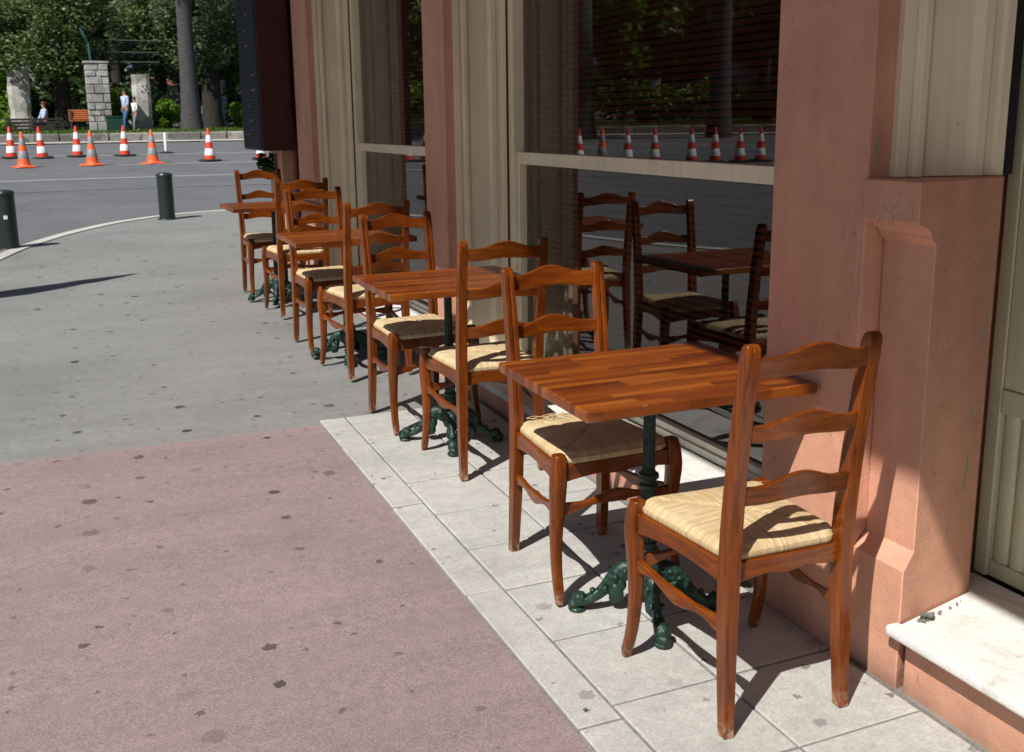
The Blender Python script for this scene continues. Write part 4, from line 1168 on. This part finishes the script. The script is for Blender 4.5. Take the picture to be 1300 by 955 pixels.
def person(loc, rz, H, label, top, bottom, hair, pose='walk', group=None, long_hair=False):
    t = empty('person', loc, rz); tag(t, label, 'person', group)
    k = H/1.72
    def v(x, y, z): return (x*k, y*k, z*k)
    sit = pose == 'sit'
    zp = .50 if sit else .93            # pelvis height; figure faces +y
    dz = zp-.93
    if sit: kL, aL, tL = (-.10,.42,.50), (-.11,.44,.10), (-.11,.58,.04); kR, aR, tR = (.10,.42,.50), (.11,.40,.10), (.11,.54,.04)
    else:   kL, aL, tL = (-.09,.16,.50), (-.09,.20,.09), (-.09,.34,.03); kR, aR, tR = (.09,-.02,.50), (.09,-.26,.13), (.09,-.18,.03)
    V = [v(0,0,zp), v(0,.0,zp+.22), v(0,-.01,zp+.44), v(0,0,zp+.56), v(0,.02,zp+.66), v(0,.02,zp+.76),
         v(-.17,0,zp+.48), v(-.22,.05 if not sit else .10,zp+.20), v(-.20,.20 if not sit else .30,zp+.04),
         v(.17,0,zp+.48), v(.22,-.06 if not sit else .10,zp+.20), v(.20,.02 if not sit else .30,zp+.0),
         v(-.09,0,zp-.05), v(*kL), v(*aL), v(*tL), v(.09,0,zp-.05), v(*kR), v(*aR), v(*tR)]
    E_ = [(0,1),(1,2),(2,3),(3,4),(4,5),(2,6),(6,7),(7,8),(2,9),(9,10),(10,11),(0,12),(12,13),(13,14),(14,15),(0,16),(16,17),(17,18),(18,19)]
    Rr = [.125,.115,.13,.052,.082,.075,.055,.038,.026,.055,.038,.026,.085,.058,.036,.03,.085,.058,.036,.03]
    body = skin_mesh('body', V, E_, [r_*k for r_ in Rr], M['skin'], t)
    # hands: palm with five short fingers
    for idx, s in ((8,-1),(11,1)):
        w = Vector(V[idx]); e = Vector(V[idx-1]); d = (w-e).normalized(); sd = d.cross(Vector((1,0,0))).normalized()
        bm = bmesh.new(); c = w+d*.045*k; blob(bm, c, (.022*k,.04*k,.045*k), 1)
        for f in range(4):
            b = w+d*.07*k+sd*(f-1.5)*.017*k; L = (.055,.066,.06,.045)[f]*k
            tube(bm, [b, b+d*L*.55, b+d*L+Vector((-s*.012*k,0,-.006*k))], [.0085*k,.008*k,.006*k], 6)
        b = w+d*.03*k-sd*.03*k; tube(bm, [b, b+(d-sd)*.022*k, b+(d*1.6-sd)*.03*k], [.010*k,.009*k,.007*k], 6)
        from_bm('hand', bm, M['skin'], t)
    # face
    hc = Vector(v(0,.02,zp+.72))
    bm = bmesh.new(); blob(bm, hc+Vector((0,.088*k,-.01*k)), (.014*k,.02*k,.022*k), 1); from_bm('nose', bm, M['skin'], t)
    for s in (-1, 1):
        bm = bmesh.new(); blob(bm, hc+Vector((s*.032*k,.078*k,.018*k)), .011*k, 1); from_bm('eye', bm, M['hair'], t)
        bm = bmesh.new(); blob(bm, hc+Vector((s*.082*k,0,0)), (.012*k,.02*k,.028*k), 1); from_bm('ear', bm, M['skin'], t)
    bm = bmesh.new(); blob(bm, hc+Vector((0,.078*k,-.045*k)), (.022*k,.008*k,.006*k), 1); from_bm('mouth', bm, M['pinkcloth'], t)
    bm = bmesh.new(); blob(bm, hc+Vector((0,-.022*k,.038*k)), (.098*k,.10*k,.088*k), 3, .12)
    if long_hair: blob(bm, hc+Vector((0,-.055*k,-.06*k)), (.09*k,.06*k,.13*k), 3, .15)
    from_bm('hair', bm, M[hair], t)
    # clothes: same bones, a little fuller
    VS = [V[0], V[1], V[2], V[6], V[7], V[9], V[10], tuple(np.array(V[7])*.55+np.array(V[8])*.45), tuple(np.array(V[10])*.55+np.array(V[11])*.45)]
    skin_mesh('shirt', VS, [(0,1),(1,2),(2,3),(3,4),(4,7),(2,5),(5,6),(6,8)], [q*k for q in (.148,.135,.150,.075,.055,.075,.055,.048,.048)], M[top], t)
    VT = [v(0,0,zp+.06), V[0], V[12], V[13], V[14], V[16], V[17], V[18]]
    skin_mesh('trousers', VT, [(0,1),(1,2),(2,3),(3,4),(1,5),(5,6),(6,7)], [q*k for q in (.130,.142,.105,.075,.052,.105,.075,.052)], M[bottom], t)
    for a_, b_ in ((14,15),(18,19)):
        p, q = Vector(V[a_]), Vector(V[b_]); bm = bmesh.new()
        tube(bm, [p+Vector((0,-.04*k,-.05*k)), (p+q)/2+Vector((0,0,-.03*k)), q+Vector((0,.02*k,-.005*k))], [.038*k,.042*k,.030*k], 10); from_bm('shoe', bm, M['darkcloth'], t)
    return t
x, y = at(157.5, 46.2); person((x, y, G(x, y)-.01), R(125), 1.66, 'woman in a pale blue top and jeans walking beside the green litter bin', 'bluecloth', 'jeans', 'hair', long_hair=True)
x, y = at(169, 46.0); person((x, y, G(x, y)-.01), R(125), 1.34, 'child in a white jacket and grey trousers walking just right of the woman', 'whitecloth', 'greycloth', 'hair')
x, y = at(54, 46.0); person((x, y, G(x, y)-.07), R(110), 1.62, 'auburn-haired person in pale blue and pink sitting on the dark bench', 'bluecloth', 'darkcloth', 'redhair', 'sit', long_hair=True)
x, y = -2.08, 8.30  # added caster outside the view, shaped for the pavement shadow; real source unknown
t = empty('shadow_caster', (x, y, G(x, y)-.11)); tag(t, 'added stand-in pole past the left edge, shaped to cast the pointed pavement shadow', 'shadow caster')
bm = bmesh.new(); lathe(bm, [(.03,.05),(.022,4.0),(.01,4.15)], 14); from_bm('pole', bm, M['wire'], t, ang=40)
bm = bmesh.new(); lathe(bm, [(.10,0),(.10,.30),(.035,.34)], 24); from_bm('base', bm, M['wire'], t, ang=40)
bm = bmesh.new(); lathe(bm, [(.05,2.2),(.13,2.3),(.16,2.55),(.14,2.9),(.10,3.3),(.11,3.45),(.06,3.8),(.025,4.05)], 48, flute=.12, nf=8); from_bm('caster_spindle', bm, M['darkcloth'], t, ang=60)

# ------------------------------------------------------------------ light, sky, camera
W = bpy.data.worlds.new('World'); S.world = W; W.use_nodes = True
nt = W.node_tree; bg = nt.nodes['Background']; sky = nt.nodes.new('ShaderNodeTexSky'); sky.sky_type = 'NISHITA'; sky.sun_disc = False
EL = R(51.7); AZ = R(33.5)                       # shadows run towards (cos AZ, sin AZ)
sd = Vector((-math.cos(AZ)*math.cos(EL), -math.sin(AZ)*math.cos(EL), math.sin(EL)))
sky.sun_elevation = EL; sky.sun_rotation = math.atan2(sd.x, sd.y); sky.air_density = 1.; sky.dust_density = .6
nt.links.new(sky.outputs[0], bg.inputs[0]); bg.inputs[1].default_value = .05
L = bpy.data.lights.new('sun', 'SUN'); L.energy = 5.; L.angle = R(.53); L.color = (1., .955, .88)
so = bpy.data.objects.new('sun', L); COL.objects.link(so); so.rotation_euler = sd.to_track_quat('Z', 'Y').to_euler()

f, pitch, yaw, roll, Hc, pcx, pcy = 1307.03, .2096, .4056, -.0118, 1.4845, 649.44, 431.07
cy_, sy_ = math.cos(yaw), math.sin(yaw); cp, sp = math.cos(pitch), math.sin(pitch); cr, sr = math.cos(roll), math.sin(roll)
Fv = Vector((sy_*cp, cy_*cp, -sp)); Rv = Vector((cy_, -sy_, 0)); Uv = Vector((sy_*sp, cy_*sp, cp))
R2 = Rv*cr+Uv*sr; U2 = Uv*cr-Rv*sr
cam = bpy.data.cameras.new('camera'); co_ = bpy.data.objects.new('camera', cam); COL.objects.link(co_)
mw = Matrix((( R2.x, U2.x, -Fv.x, 0), (R2.y, U2.y, -Fv.y, 0), (R2.z, U2.z, -Fv.z, Hc), (0,0,0,1)))
co_.matrix_world = mw
cam.sensor_fit = 'HORIZONTAL'; cam.sensor_width = 36.; cam.lens = f/1300.*36.
cam.shift_x = (650-pcx)/1300.; cam.shift_y = -(477.5-pcy)/1300.
cam.clip_start = .05; cam.clip_end = 6000
cam.dof.use_dof = True; cam.dof.focus_distance = 3.6; cam.dof.aperture_fstop = 8.
S.camera = co_
S.view_settings.view_transform = 'Standard'; S.view_settings.look = 'None'; S.view_settings.exposure = .2; S.view_settings.gamma = 1.
S.view_settings.use_curve_mapping = False
S.render.engine = 'CYCLES'
S.cycles.max_bounces = 8; S.cycles.transparent_max_bounces = 16
